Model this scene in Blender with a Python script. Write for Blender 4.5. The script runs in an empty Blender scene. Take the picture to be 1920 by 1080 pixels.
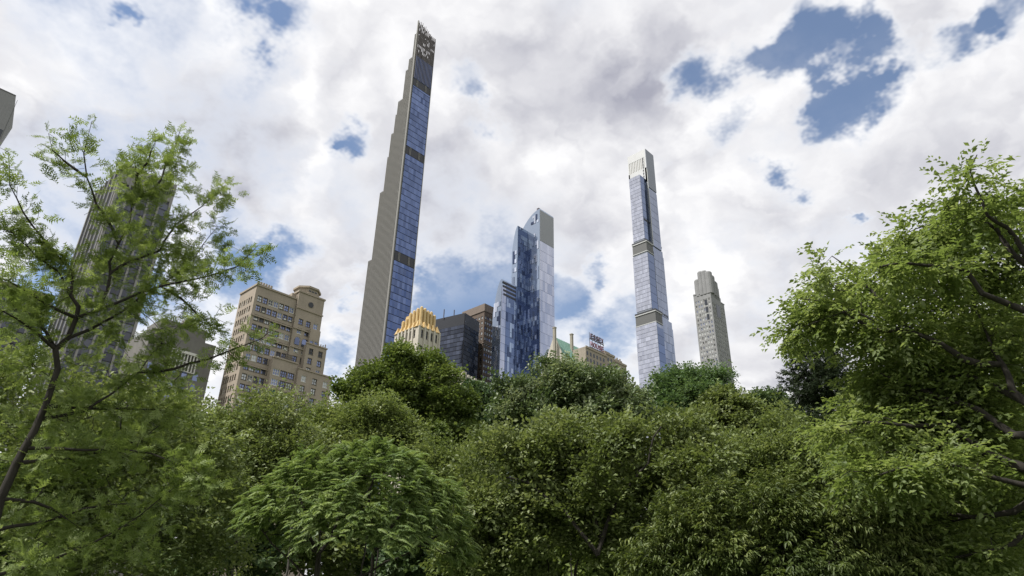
import bpy, math, random
import numpy as np
from mathutils import Vector, Matrix

random.seed(7)
rng = np.random.default_rng(11)
scene = bpy.context.scene
col = scene.collection

# ------------------------------------------------------------------ camera
FPX = 1290.0
AZ, PI_, RO = math.radians(46.5), math.radians(26.5), math.radians(1.2)
CAM = np.array([0.0, 0.0, 1.7])
Fv = np.array([math.sin(AZ)*math.cos(PI_), math.cos(AZ)*math.cos(PI_), math.sin(PI_)])
R0 = np.array([math.cos(AZ), -math.sin(AZ), 0.0])
U0 = np.cross(R0, Fv)
Rv = R0*math.cos(RO) + U0*math.sin(RO)
Uv = U0*math.cos(RO) - R0*math.sin(RO)
cd = bpy.data.cameras.new('camera')
cam = bpy.data.objects.new('camera', cd)
col.objects.link(cam)
cd.sensor_width = 36.0
cd.lens = 36.0*FPX/1920.0
cd.clip_start, cd.clip_end = 0.1, 20000
cam.matrix_world = Matrix(((Rv[0], Uv[0], -Fv[0], CAM[0]), (Rv[1], Uv[1], -Fv[1], CAM[1]),
                           (Rv[2], Uv[2], -Fv[2], CAM[2]), (0, 0, 0, 1)))
scene.camera = cam

def ray(x, y):
    d = Fv*FPX + Rv*(x-960) - Uv*(y-540)
    return d/np.linalg.norm(d)
def at_h(x, y, H):
    d = ray(x, y); return CAM + d*(H-CAM[2])/d[2]
def on_x(x, y, X):
    d = ray(x, y); return CAM + d*(X-CAM[0])/d[0]
def on_y(x, y, Y):
    d = ray(x, y); return CAM + d*(Y-CAM[1])/d[1]
def at_d(x, y, D):
    d = ray(x, y); return CAM + d*D/math.hypot(d[0], d[1])

# ------------------------------------------------------------------ view, sun, sky
scene.view_settings.view_transform = 'Standard'
scene.view_settings.look = 'None'
scene.view_settings.exposure = 0.2
scene.view_settings.gamma = 1.0
scene.view_settings.use_curve_mapping = False
scene.render.engine = 'CYCLES'
scene.cycles.use_denoising = True
scene.cycles.max_bounces = 7
scene.cycles.diffuse_bounces = 5
scene.cycles.glossy_bounces = 3
scene.cycles.transmission_bounces = 4

SUN = np.array([-0.52, 0.15, 0.84]); SUN = SUN/np.linalg.norm(SUN)
ld = bpy.data.lights.new('sun', 'SUN')
ld.energy = 5.0
ld.angle = math.radians(1.5)
ld.color = (1.0, 0.965, 0.91)
lo = bpy.data.objects.new('sun', ld)
col.objects.link(lo)
lo.rotation_euler = Vector(-SUN).to_track_quat('-Z', 'Y').to_euler()
lo.location = (0, 0, 600)

world = bpy.data.worlds.new('World')
scene.world = world
world.use_nodes = True
wt = world.node_tree
wt.nodes.clear()
class G:
    """tiny node-graph helper"""
    dim = '3D'
    def __init__(s, tree): s.t = tree
    def n(s, kind, **kw):
        nd = s.t.nodes.new(kind)
        for k, v in kw.items(): setattr(nd, k, v)
        return nd
    def put(s, sock, v):
        if isinstance(v, bpy.types.NodeSocket): s.t.links.new(v, sock)
        elif v is not None: sock.default_value = v
    def m(s, op, a, b=None, c=None, clamp=False):
        nd = s.n('ShaderNodeMath', operation=op, use_clamp=clamp)
        for i, v in enumerate((a, b, c)): s.put(nd.inputs[i], v)
        return nd.outputs[0]
    def v(s, op, a, b=None, out=0, scale=None):
        nd = s.n('ShaderNodeVectorMath', operation=op)
        s.put(nd.inputs[0], a); s.put(nd.inputs[1], b)
        if scale is not None: s.put(nd.inputs['Scale'], scale)
        return nd.outputs[out]
    def noise(s, vec, scale, detail=5, rough=0.55, dist=0.0, out=0):
        nd = s.n('ShaderNodeTexNoise', noise_dimensions=s.dim)
        s.put(nd.inputs['Vector'], vec); nd.inputs['Scale'].default_value = scale
        nd.inputs['Detail'].default_value = detail; nd.inputs['Roughness'].default_value = rough
        nd.inputs['Distortion'].default_value = dist
        return nd.outputs[out]
    def ramp(s, x, a, b, c=0.0, d=1.0, mode='SMOOTHSTEP'):
        nd = s.n('ShaderNodeMapRange', interpolation_type=mode)
        s.put(nd.inputs[0], x)
        for i, v in enumerate((a, b, c, d)): s.put(nd.inputs[i+1], v)
        return nd.outputs[0]
    def mix(s, f, a, b, blend='MIX'):
        nd = s.n('ShaderNodeMix', data_type='RGBA', blend_type=blend)
        s.put(nd.inputs[0], f); s.put(nd.inputs[6], a); s.put(nd.inputs[7], b)
        return nd.outputs[2]

g = G(wt)
g.dim = '2D'
sky = g.n('ShaderNodeTexSky', sky_type='NISHITA', sun_disc=False)
sky.sun_elevation = math.asin(SUN[2])
sky.sun_rotation = math.atan2(SUN[0], SUN[1])
sky.air_density, sky.dust_density, sky.ozone_density = 1.0, 0.3, 2.0
tc = g.n('ShaderNodeTexCoord').outputs['Generated']
dn = g.v('NORMALIZE', tc)
sx = g.n('ShaderNodeSeparateXYZ'); g.put(sx.inputs[0], dn)
zz = g.m('ADD', g.m('MAXIMUM', sx.outputs[2], 0.0), 0.40)
cx = g.n('ShaderNodeCombineXYZ')
g.put(cx.inputs[0], g.m('DIVIDE', sx.outputs[0], zz)); g.put(cx.inputs[1], g.m('DIVIDE', sx.outputs[1], zz))
P = cx.outputs[0]                                            # point of the cloud layer overhead
warp = g.v('SUBTRACT', g.noise(P, 3.0, 6, 0.66, out=1), (0.5, 0.5, 0.5))
dw = g.v('ADD', dn, g.v('SCALE', warp, scale=0.20))          # ragged edges for the cloud gaps
def blobs(lst):
    acc = None
    for (x, y, r, k) in lst:
        c = ray(x, y)
        e = g.v('DISTANCE', dw, tuple(float(q) for q in c), out=1)
        rr = r/1290.0/ (1.0 + ((x-960)**2+(y-540)**2)/1290.0**2)**0.5
        b = g.ramp(e, rr*1.45, rr*0.25, 0.0, k)
        acc = b if acc is None else g.m('ADD', acc, b)
    return acc
GAPS = [(495, 35, 75, 1), (508, 88, 36, .9), (440, 10, 60, .9), (195, 28, 32, .9), (545, 55, 36, .8),
        (1550, 85, 72, .85), (1540, 150, 50, .9), (1555, 215, 50, 1), (1635, 105, 56, .85), (1570, 120, 50, .6), (1470, 95, 52, .9), (1500, 50, 50, .6), (1585, 35, 46, .7),
        (1345, 130, 52, 1), (1735, 85, 44, .7), (1880, 20, 56, .9), (1410, 95, 40, .7), (1610, 165, 50, .8), (1790, 75, 42, .6), (1835, 45, 40, .7),
        (672, 264, 46, 1.1), (650, 268, 24, .8), (928, 240, 55, .95), (900, 140, 44, .7), (960, 290, 26, .6), (880, 250, 30, .6), (910, 190, 34, .6),
        (860, 545, 78, .8), (935, 530, 60, .8), (790, 560, 66, .8), (655, 545, 44, .9), (850, 620, 90, .8), (1000, 545, 54, .6), (720, 540, 50, .6),
        (1070, 565, 44, .6), (1112, 490, 30, .6), (1490, 338, 34, .85), (1618, 384, 16, .7), (1385, 240, 44, .7), (1280, 290, 32, .5),
        (455, 525, 60, .75), (510, 480, 50, .6), (55, 545, 75, .75), (625, 680, 60, .8), (1140, 660, 60, .75), (400, 440, 50, .4),
        (240, 540, 60, .6), (700, 700, 70, .6), (1200, 580, 50, .4)]
GREY = [(290, 180, 130, .65), (430, 290, 140, .75), (80, 350, 130, .8), (230, 300, 120, .6), (380, 380, 100, .5), (560, 260, 60, .3), (860, 380, 150, .55), (1060, 150, 130, .6),
        (1240, 130, 110, .55), (1120, 340, 90, .4), (1330, 330, 70, .3), (640, 440, 90, .35), (1480, 440, 90, .3), (1250, 230, 90, .45),
        (880, 90, 60, .4), (1700, 25, 70, .3), (1440, 660, 90, .2), (520, 520, 80, .3), (1050, 440, 90, .45)]
def billow(vec, scale, detail, rough):
    n = g.noise(vec, scale, detail, rough)
    return g.m('SUBTRACT', 1.0, g.m('MULTIPLY', g.m('ABSOLUTE', g.m('SUBTRACT', n, 0.5)), 3.0))
Pw = g.v('ADD', P, g.v('SCALE', warp, scale=0.16))
n1 = g.noise(P, 1.7, 6, 0.56)
n2 = billow(g.v('ADD', Pw, (7.3, 2.1, 0)), 2.7, 5, 0.52)
n3 = g.noise(g.v('ADD', P, (1.9, 8.4, 5.2)), 1.9, 4, 0.52)
n4 = g.noise(g.v('ADD', P, (4.9, 1.4, 2.2)), 12.0, 4, 0.66)
cov = g.m('ADD', g.m('MULTIPLY', n1, 0.75), g.m('ADD', g.m('MULTIPLY', n2, 0.28), g.m('MULTIPLY', n4, 0.20)))
cov = g.m('SUBTRACT', cov, g.m('MULTIPLY', blobs(GAPS), 0.375))
dens = g.ramp(cov, 0.30, 0.72, 0.05, 1.0)
# light on the cloud: thick parts are grey from below, thin rims and billows stay white
sunP = (float(SUN[0]/(SUN[2]+.40))*0.085, float(SUN[1]/(SUN[2]+.40))*0.085, 0.0)
n2b = billow(g.v('ADD', g.v('ADD', Pw, (7.3, 2.1, 0)), sunP), 2.7, 4, 0.52)
rel = g.m('MULTIPLY', g.m('SUBTRACT', n2, n2b), 1.3)
thick = g.m('ADD', g.m('ADD', g.m('MULTIPLY', g.m('SUBTRACT', n3, 0.5), 1.9), 0.30), blobs(GREY))
thick = g.m('SUBTRACT', thick, rel)
rim = g.ramp(cov, 0.50, 0.72, 0.10, 1.0)
thick = g.m('MULTIPLY', g.ramp(thick, -0.1, 1.3, 0.0, 1.0, 'LINEAR'), rim, clamp=True)
ccol = g.mix(thick, (0.97, 0.965, 0.965, 1), (0.36, 0.366, 0.435, 1))
veil = g.m('MULTIPLY', g.ramp(n3, 0.46, 0.70, 0.0, 0.30), g.ramp(n4, 0.35, 0.6, 0.3, 1.0))   # thin streaks drifting over the gaps
dens = g.m('ADD', dens, g.m('MULTIPLY', g.m('SUBTRACT', 1.0, dens), veil), clamp=True)
skyc = g.v('SCALE', sky.outputs[0], scale=0.135)
final = g.mix(dens, skyc, ccol)
bg = g.n('ShaderNodeBackground')
g.put(bg.inputs[0], final); bg.inputs[1].default_value = 1.0
wo = g.n('ShaderNodeOutputWorld')
wt.links.new(bg.outputs[0], wo.inputs[0])
world.cycles.sampling_method = 'MANUAL'
world.cycles.sample_map_resolution = 1024

# ------------------------------------------------------------------ materials
def new_mat(name):
    m = bpy.data.materials.new(name); m.use_nodes = True
    t = m.node_tree; t.nodes.clear()
    q = G(t); q.b = q.n('ShaderNodeBsdfPrincipled')
    o = q.n('ShaderNodeOutputMaterial'); t.links.new(q.b.outputs[0], o.inputs[0]); q.o = o
    return m, q
def stone(name, c1, c2, scale=0.35, rough=0.85, streak=0.35, bump=0.3, bumpscale=3.0):
    """masonry or paint with patchy tone, vertical weather streaks and fine relief"""
    m, q = new_mat(name)
    tcn = q.n('ShaderNodeTexCoord').outputs['Object']
    a = q.noise(tcn, scale, 6, 0.6)
    mp = q.n('ShaderNodeMapping'); q.put(mp.inputs[0], tcn); mp.inputs['Scale'].default_value = (1.2, 1.2, 0.05)
    b = q.noise(mp.outputs[0], 1.0, 4, 0.6)
    fac = q.m('ADD', q.m('MULTIPLY', a, 1.0-streak), q.m('MULTIPLY', b, streak))
    fac = q.ramp(fac, 0.35, 0.65, 0, 1, 'LINEAR')
    q.put(q.b.inputs['Base Color'], q.mix(fac, (*c1, 1), (*c2, 1)))
    q.b.inputs['Roughness'].default_value = rough
    bp = q.n('ShaderNodeBump'); bp.inputs['Strength'].default_value = bump; bp.inputs['Distance'].default_value = 0.05
    q.put(bp.inputs['Height'], q.noise(tcn, bumpscale, 4, 0.6)); q.put(q.b.inputs['Normal'], bp.outputs[0])
    return m
def plain(name, c, rough=0.6, metal=0.0, var=0.15, scale=0.8):
    m, q = new_mat(name)
    tcn = q.n('ShaderNodeTexCoord').outputs['Object']
    f = q.noise(tcn, scale, 5, 0.6)
    q.put(q.b.inputs['Base Color'], q.mix(f, tuple(x*(1-var) for x in c)+(1,), tuple(min(1, x*(1+var)) for x in c)+(1,)))
    q.b.inputs['Roughness'].default_value = rough; q.b.inputs['Metallic'].default_value = metal
    return m
def glass(name, c, metal=0.75, rough=0.05, panes=0, rows=1, var=0.35, line=(0.12, 0.13, 0.15), lw=0.05, wavy=0.02, axis=0, spec=0.5):
    """coated curtain-wall glass: tinted mirror, pane-to-pane tone, thin mullion lines inside one built panel"""
    m, q = new_mat(name)
    gen = q.n('ShaderNodeTexCoord').outputs['Generated']
    ob = q.n('ShaderNodeTexCoord').outputs['Object']
    rnd = q.n('ShaderNodeObjectInfo').outputs['Random']
    colr = (*c, 1)
    tone = q.ramp(rnd, 0, 1, 1-var*0.6, 1+var*0.6, 'LINEAR')
    if panes:
        sp = q.n('ShaderNodeSeparateXYZ'); q.put(sp.inputs[0], gen)
        u = q.m('MULTIPLY', sp.outputs[axis], panes); w = q.m('MULTIPLY', sp.outputs[2], rows)
        cb = q.n('ShaderNodeCombineXYZ')
        q.put(cb.inputs[0], q.m('FLOOR', u)); q.put(cb.inputs[1], q.m('FLOOR', w)); q.put(cb.inputs[2], q.m('MULTIPLY', rnd, 97.0))
        wn = q.n('ShaderNodeTexWhiteNoise'); q.put(wn.inputs[0], cb.outputs[0])
        tone = q.m('MULTIPLY', tone, q.ramp(wn.outputs[0], 0, 1, 1-var, 1+var, 'LINEAR'))
        fr = q.m('FRACT', u); ln = q.m('LESS_THAN', fr, lw)
        if rows > 1: ln = q.m('MAXIMUM', ln, q.m('LESS_THAN', q.m('FRACT', w), lw))
        base = q.mix(ln, q.v('SCALE', colr[:3], scale=tone), (*line, 1))
        q.put(q.b.inputs['Metallic'], q.m('MULTIPLY', q.m('SUBTRACT', 1.0, ln), metal))
        pn = q.v('SCALE', q.v('SUBTRACT', wn.outputs[1], (0.5, 0.5, 0.5)), scale=wavy*1.5)
    else:
        base = q.v('SCALE', colr[:3], scale=tone); q.b.inputs['Metallic'].default_value = metal
        pn = None
    q.put(q.b.inputs['Base Color'], base)
    q.b.inputs['Roughness'].default_value = rough
    nz = q.v('SCALE', q.v('SUBTRACT', q.noise(ob, 0.16, 3, 0.5, out=1), (0.5, 0.5, 0.5)), scale=wavy)
    geo = q.n('ShaderNodeNewGeometry').outputs['Normal']
    nn = q.v('ADD', geo, nz)
    if pn is not None: nn = q.v('ADD', nn, pn)
    q.put(q.b.inputs['Normal'], q.v('NORMALIZE', nn))
    return m

M = {}
M['terracotta'] = stone('terracotta', (0.23, 0.224, 0.208), (0.165, 0.16, 0.15), 0.2, 0.6)
M['rib_gap'] = stone('rib_gap', (0.10, 0.095, 0.085), (0.065, 0.06, 0.055), 0.2, 0.5)
M['bronze'] = plain('bronze', (0.10, 0.09, 0.085), 0.45, 0.5)
M['dark_recess'] = plain('dark_recess', (0.018, 0.02, 0.026), 0.5)
M['blue_glass'] = glass('blue_glass', (0.10, 0.135, 0.25), 0.88, 0.06, panes=8, var=0.17, lw=0.04, line=(0.10, 0.12, 0.17), wavy=0.06, spec=0.4)  # blue tint stands in for reflected clear sky
M['white_panel'] = stone('white_panel', (0.50, 0.505, 0.51), (0.44, 0.445, 0.45), 0.1, 0.5, bump=0.0)
M['silver_glass'] = glass('silver_glass', (0.50, 0.52, 0.60), 0.9, 0.09, panes=7, var=0.12, lw=0.07, line=(0.30, 0.31, 0.35), wavy=0.05)
M['steel_glass'] = glass('steel_glass', (0.22, 0.25, 0.33), 0.9, 0.09, panes=9, var=0.12, lw=0.06, line=(0.22, 0.24, 0.28), wavy=0.03)
M['crown_steel'] = plain('crown_steel', (0.20, 0.215, 0.25), 0.45, 0.3)
M['slot_grey'] = plain('slot_grey', (0.30, 0.29, 0.26), 0.6)
M['fin_grey'] = plain('fin_grey', (0.42, 0.43, 0.42), 0.5, 0.2)
M['mech_band'] = plain('mech_band', (0.085, 0.087, 0.085), 0.6)
M['pale_glass'] = glass('pale_glass', (0.41, 0.43, 0.52), 0.88, 0.10, panes=6, var=0.06, lw=0.03, line=(0.45, 0.46, 0.52), wavy=0.03)
M['cool_glass'] = glass('cool_glass', (0.34, 0.40, 0.50), 0.85, 0.08, var=0.12, wavy=0.03)
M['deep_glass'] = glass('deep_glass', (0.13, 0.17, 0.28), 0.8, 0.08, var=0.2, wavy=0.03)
M['pane_light'] = glass('pane_light', (0.62, 0.66, 0.76), 0.85, 0.08, var=0.25, wavy=0.05)
M['pane_mid'] = glass('pane_mid', (0.27, 0.32, 0.43), 0.8, 0.08, var=0.3, wavy=0.05)
M['pane_dark'] = glass('pane_dark', (0.055, 0.075, 0.14), 0.7, 0.08, var=0.3, wavy=0.03)
M['limestone'] = stone('limestone', (0.235, 0.237, 0.238), (0.185, 0.187, 0.19), 0.12, 0.85)
M['tan_stone'] = stone('tan_stone', (0.335, 0.285, 0.228), (0.26, 0.22, 0.176), 0.22, 0.9)
M['tan_trim'] = stone('tan_trim', (0.33, 0.28, 0.22), (0.25, 0.21, 0.165), 0.4, 0.9)
M['gold'] = stone('gold', (0.55, 0.40, 0.18), (0.42, 0.29, 0.12), 0.5, 0.42)
M['gold_body'] = stone('gold_body', (0.486, 0.450, 0.378), (0.387, 0.360, 0.306), 0.25, 0.85)
M['window_glass'] = glass('window_glass', (0.16, 0.19, 0.30), 0.75, 0.08, var=0.5, wavy=0.06)
M['window_pale'] = glass('window_pale', (0.42, 0.44, 0.44), 0.35, 0.2, var=0.3, wavy=0.06)
M['window_dark'] = glass('window_dark', (0.045, 0.05, 0.06), 0.4, 0.15, var=0.4, wavy=0.06)
M['window_green'] = glass('window_green', (0.03, 0.13, 0.08), 0.3, 0.15, var=0.2, wavy=0.05)
M['frame_white'] = plain('frame_white', (0.55, 0.54, 0.50), 0.6)
M['frame_dark'] = plain('frame_dark', (0.10, 0.085, 0.07), 0.6)
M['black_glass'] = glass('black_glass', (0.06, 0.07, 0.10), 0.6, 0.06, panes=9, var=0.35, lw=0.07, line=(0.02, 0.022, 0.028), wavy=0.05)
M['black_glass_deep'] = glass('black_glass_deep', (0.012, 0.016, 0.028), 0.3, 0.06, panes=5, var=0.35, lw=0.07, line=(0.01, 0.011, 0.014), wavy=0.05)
M['brown_brick'] = stone('brown_brick', (0.115, 0.085, 0.065), (0.085, 0.062, 0.048), 0.3, 0.85)
M['brown_cap'] = stone('brown_cap', (0.17, 0.135, 0.11), (0.14, 0.11, 0.09), 0.3, 0.8)
M['chimney_stone'] = stone('chimney_stone', (0.30, 0.28, 0.23), (0.24, 0.22, 0.18), 0.4, 0.9)
M['copper_green'] = stone('copper_green', (0.20, 0.34, 0.28), (0.15, 0.27, 0.225), 0.4, 0.7, streak=0.7)
M['beige'] = stone('beige', (0.450, 0.423, 0.360), (0.378, 0.351, 0.297), 0.3, 0.9)
M['essex_brick'] = stone('essex_brick', (0.324, 0.279, 0.225), (0.252, 0.216, 0.171), 0.3, 0.9)
M['letter_dark'] = plain('letter_dark', (0.07, 0.03, 0.05), 0.5)
M['letter_red'] = plain('letter_red', (0.24, 0.09, 0.125), 0.5)
M['iron'] = plain('iron', (0.09, 0.08, 0.09), 0.6, 0.4)
M['travertine'] = stone('travertine', (0.25, 0.245, 0.23), (0.19, 0.185, 0.175), 0.15, 0.7)
M['smoke_glass'] = glass('smoke_glass', (0.07, 0.075, 0.09), 0.55, 0.07, panes=4, var=0.3, lw=0.08, line=(0.03, 0.03, 0.033), wavy=0.04)
M['slate_brick'] = stone('slate_brick', (0.17, 0.165, 0.15), (0.125, 0.12, 0.11), 0.3, 0.9)
M['marble'] = stone('marble', (0.62, 0.61, 0.59), (0.54, 0.53, 0.52), 0.1, 0.55)
M['roof_grey'] = plain('roof_grey', (0.16, 0.155, 0.15), 0.9)

# ------------------------------------------------------------------ object helpers
def link(name, me, parent=None, loc=(0, 0, 0)):
    o = bpy.data.objects.new(name, me); col.objects.link(o)
    o.location = [float(v) for v in loc]
    if parent is not None: o.parent = parent
    return o
def thing(name, label, cat, loc=(0, 0, 0), group=None):
    o = link(name, None, None, loc)
    o.empty_display_size = 2
    o['label'] = label; o['category'] = cat
    if group: o['group'] = group
    return o
class MB:
    """collects boxes and prisms, then links them as one mesh; coordinates are world, ORIGIN is subtracted"""
    def __init__(s, org=(0, 0, 0)): s.v, s.f, s.k, s.org = [], [], [], np.array(org, float)
    def box(s, x0, x1, y0, y1, z0, z1, k=0):
        x0, x1 = min(x0, x1), max(x0, x1); y0, y1 = min(y0, y1), max(y0, y1)
        return s.prism([(x0, y0), (x1, y0), (x1, y1), (x0, y1)], z0, z1, k)
    def prism(s, poly, z0, z1, k=0, top=None, zt=None):
        """vertical prism; TOP: other polygon for the upper ring (taper); ZT: per-corner top heights"""
        n = len(poly); b = len(s.v); top = top or poly
        s.v += [(x, y, z0) for x, y in poly]
        s.v += [(x, y, (zt[i] if zt else z1)) for i, (x, y) in enumerate(top)]
        s.f.append(tuple(b+i for i in reversed(range(n)))); s.f.append(tuple(b+n+i for i in range(n))); s.k += [k, k]
        for i in range(n):
            j = (i+1) % n
            s.f.append((b+i, b+j, b+n+j, b+n+i)); s.k.append(k)
        return s
    def poly(s, pts, k=0):
        b = len(s.v); s.v += [tuple(p) for p in pts]; s.f.append(tuple(range(b, b+len(pts)))); s.k.append(k); return s
    def build(s, name, mats, parent=None, label=None):
        me = bpy.data.meshes.new(name)
        me.from_pydata([tuple(float(q) for q in (np.array(p)-s.org)) for p in s.v], [], s.f)
        for m in (mats if isinstance(mats, (list, tuple)) else [mats]): me.materials.append(m)
        me.polygons.foreach_set('material_index', s.k)
        me.update()
        o = link(name, me, parent)
        if parent is None: o.location = [float(q) for q in s.org]
        if label: o['label'] = label
        return o
_unit = {}
def unit_box(mat):
    if mat.name not in _unit:
        me = bpy.data.meshes.new('panel_'+mat.name)
        v = [(x, y, z) for z in (0, 1) for y in (0, 1) for x in (0, 1)]
        f = [(0, 2, 3, 1), (4, 5, 7, 6), (0, 1, 5, 4), (2, 6, 7, 3), (0, 4, 6, 2), (1, 3, 7, 5)]
        me.from_pydata(v, [], f); me.materials.append(mat); me.update(); _unit[mat.name] = me
    return _unit[mat.name]
def panel(name, mat, parent, x0, x1, y0, y1, z0, z1):
    """a box piece sharing one mesh per material, sized by its scale"""
    o = link(name, unit_box(mat), parent)
    pl = parent.location if parent is not None else Vector((0, 0, 0))
    o.location = (min(x0, x1)-pl[0], min(y0, y1)-pl[1], z0-pl[2])
    o.scale = (abs(x1-x0), abs(y1-y0), z1-z0)
    return o
_win = {}
def window_mesh(pane, frame, div):
    """unit window: frame ring, DIV lights side by side, set-back pane; faces -Y, 1 x 1, depth 1"""
    key = (pane.name, frame.name, div)
    if key not in _win:
        b = MB()
        t = 0.09
        b.box(0, t, 0, 1, 0, 1, 1); b.box(1-t, 1, 0, 1, 0, 1, 1); b.box(t, 1-t, 0, 1, 0, t, 1); b.box(t, 1-t, 0, 1, 1-t, 1, 1)
        for i in range(1, div): b.box(i/div-0.03, i/div+0.03, 0.1, 1, t, 1-t, 1)
        b.box(t, 1-t, 0.2, 0.8, 0.5-0.03, 0.5+0.03, 1)
        b.poly([(t, 0.55, t), (1-t, 0.55, t), (1-t, 0.55, 1-t), (t, 0.55, 1-t)], 0)
        b.box(-.05, 1.05, -.75, 0, -.07, -.005, 1)
        me = bpy.data.meshes.new('window_'+pane.name)
        me.from_pydata(b.v, [], b.f); me.materials.append(pane); me.materials.append(frame)
        me.polygons.foreach_set('material_index', b.k); me.update(); _win[key] = me
    return _win[key]
def window(parent, face, plane, u, z, w, h, pane, frame, div=2, depth=0.35):
    o = link('window', window_mesh(pane, frame, div), parent)
    pl = parent.location
    if face == 'N': o.location = (u-pl[0], plane+0.18-pl[1], z-pl[2]); o.scale = (w, depth, h)
    else:           # east face looks to -X; u is Y; rotated -90 deg: local x -> -Y
        o.rotation_euler = (0, 0, -math.pi/2); o.location = (plane+0.18-pl[0], u+w-pl[1], z-pl[2]); o.scale = (w, depth, h)
    return o
def facade(b, face, plane, u0, u1, z0, z1, cols, rows, thick=0.6, skip=(), k=0):
    """wall slab with real openings: piers between the window columns and spandrels between the rows"""
    def bx(a, c, e, f):
        if c-a < 1e-3 or f-e < 1e-3: return
        if face == 'N': b.box(a, c, plane, plane+thick, e, f, k)
        else: b.box(plane, plane+thick, a, c, e, f, k)
    e = u0
    for (a, c) in cols:
        bx(e, a, z0, z1); e = c
    bx(e, u1, z0, z1)
    for ci, (a, c) in enumerate(cols):
        e = z0
        for ri, (p, q) in enumerate(rows):
            if (ci, ri) in skip: continue
            bx(a, c, e, p); e = q
        bx(a, c, e, z1)
def spaced(u0, u1, n, w, m=None):
    """n equal openings of width w between u0 and u1"""
    if m is None: m = (u1-u0)/n*0.5-w/2
    step = (u1-u0-2*m-w)/max(1, n-1)
    return [(u0+m+i*step, u0+m+i*step+w) for i in range(n)]
def floors(z0, z1, pitch, h):
    n = int((z1-z0)/pitch)
    return [(z0+i*pitch+(pitch-h)/2, z0+i*pitch+(pitch+h)/2) for i in range(n)]

# ------------------------------------------------------------------ ground, road
def ngon(n, r, cx=0, cy=0): return [(cx+r*math.cos(2*math.pi*i/n), cy+r*math.sin(2*math.pi*i/n)) for i in range(n)]
def structure(o): o['kind'] = 'structure'; return o
M['lawn'] = stone('lawn', (0.045, 0.075, 0.02), (0.07, 0.085, 0.03), 0.15, 0.95, streak=0.0)
M['asphalt'] = stone('asphalt', (0.05, 0.05, 0.052), (0.065, 0.064, 0.062), 0.8, 0.9, streak=0.0)
M['paving'] = stone('paving', (0.30, 0.29, 0.27), (0.25, 0.245, 0.23), 0.6, 0.9, streak=0.0)
M['paint'] = plain('paint', (0.75, 0.72, 0.6), 0.7)
b = MB(); b.poly([(x, y, 0) for x, y in ngon(96, 9000)]); structure(b.build('ground', M['lawn']))
b = MB(); b.poly([(-900, 172, .004), (1500, 172, .004), (1500, 190, .004), (-900, 190, .004)]); structure(b.build('road', M['asphalt']))
b = MB(); b.box(-900, 1500, 190, 900, 0.0, 0.13); structure(b.build('pavement', M['paving']))
b = MB(); b.box(-900, 1500, 167, 172, 0.0, 0.13); structure(b.build('park_pavement', M['paving']))
b = MB()
for i in range(180): b.poly([(-400+i*8, 180.9, .008), (-397+i*8, 180.9, .008), (-397+i*8, 181.1, .008), (-400+i*8, 181.1, .008)])
structure(b.build('road_marking', M['paint']))

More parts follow.
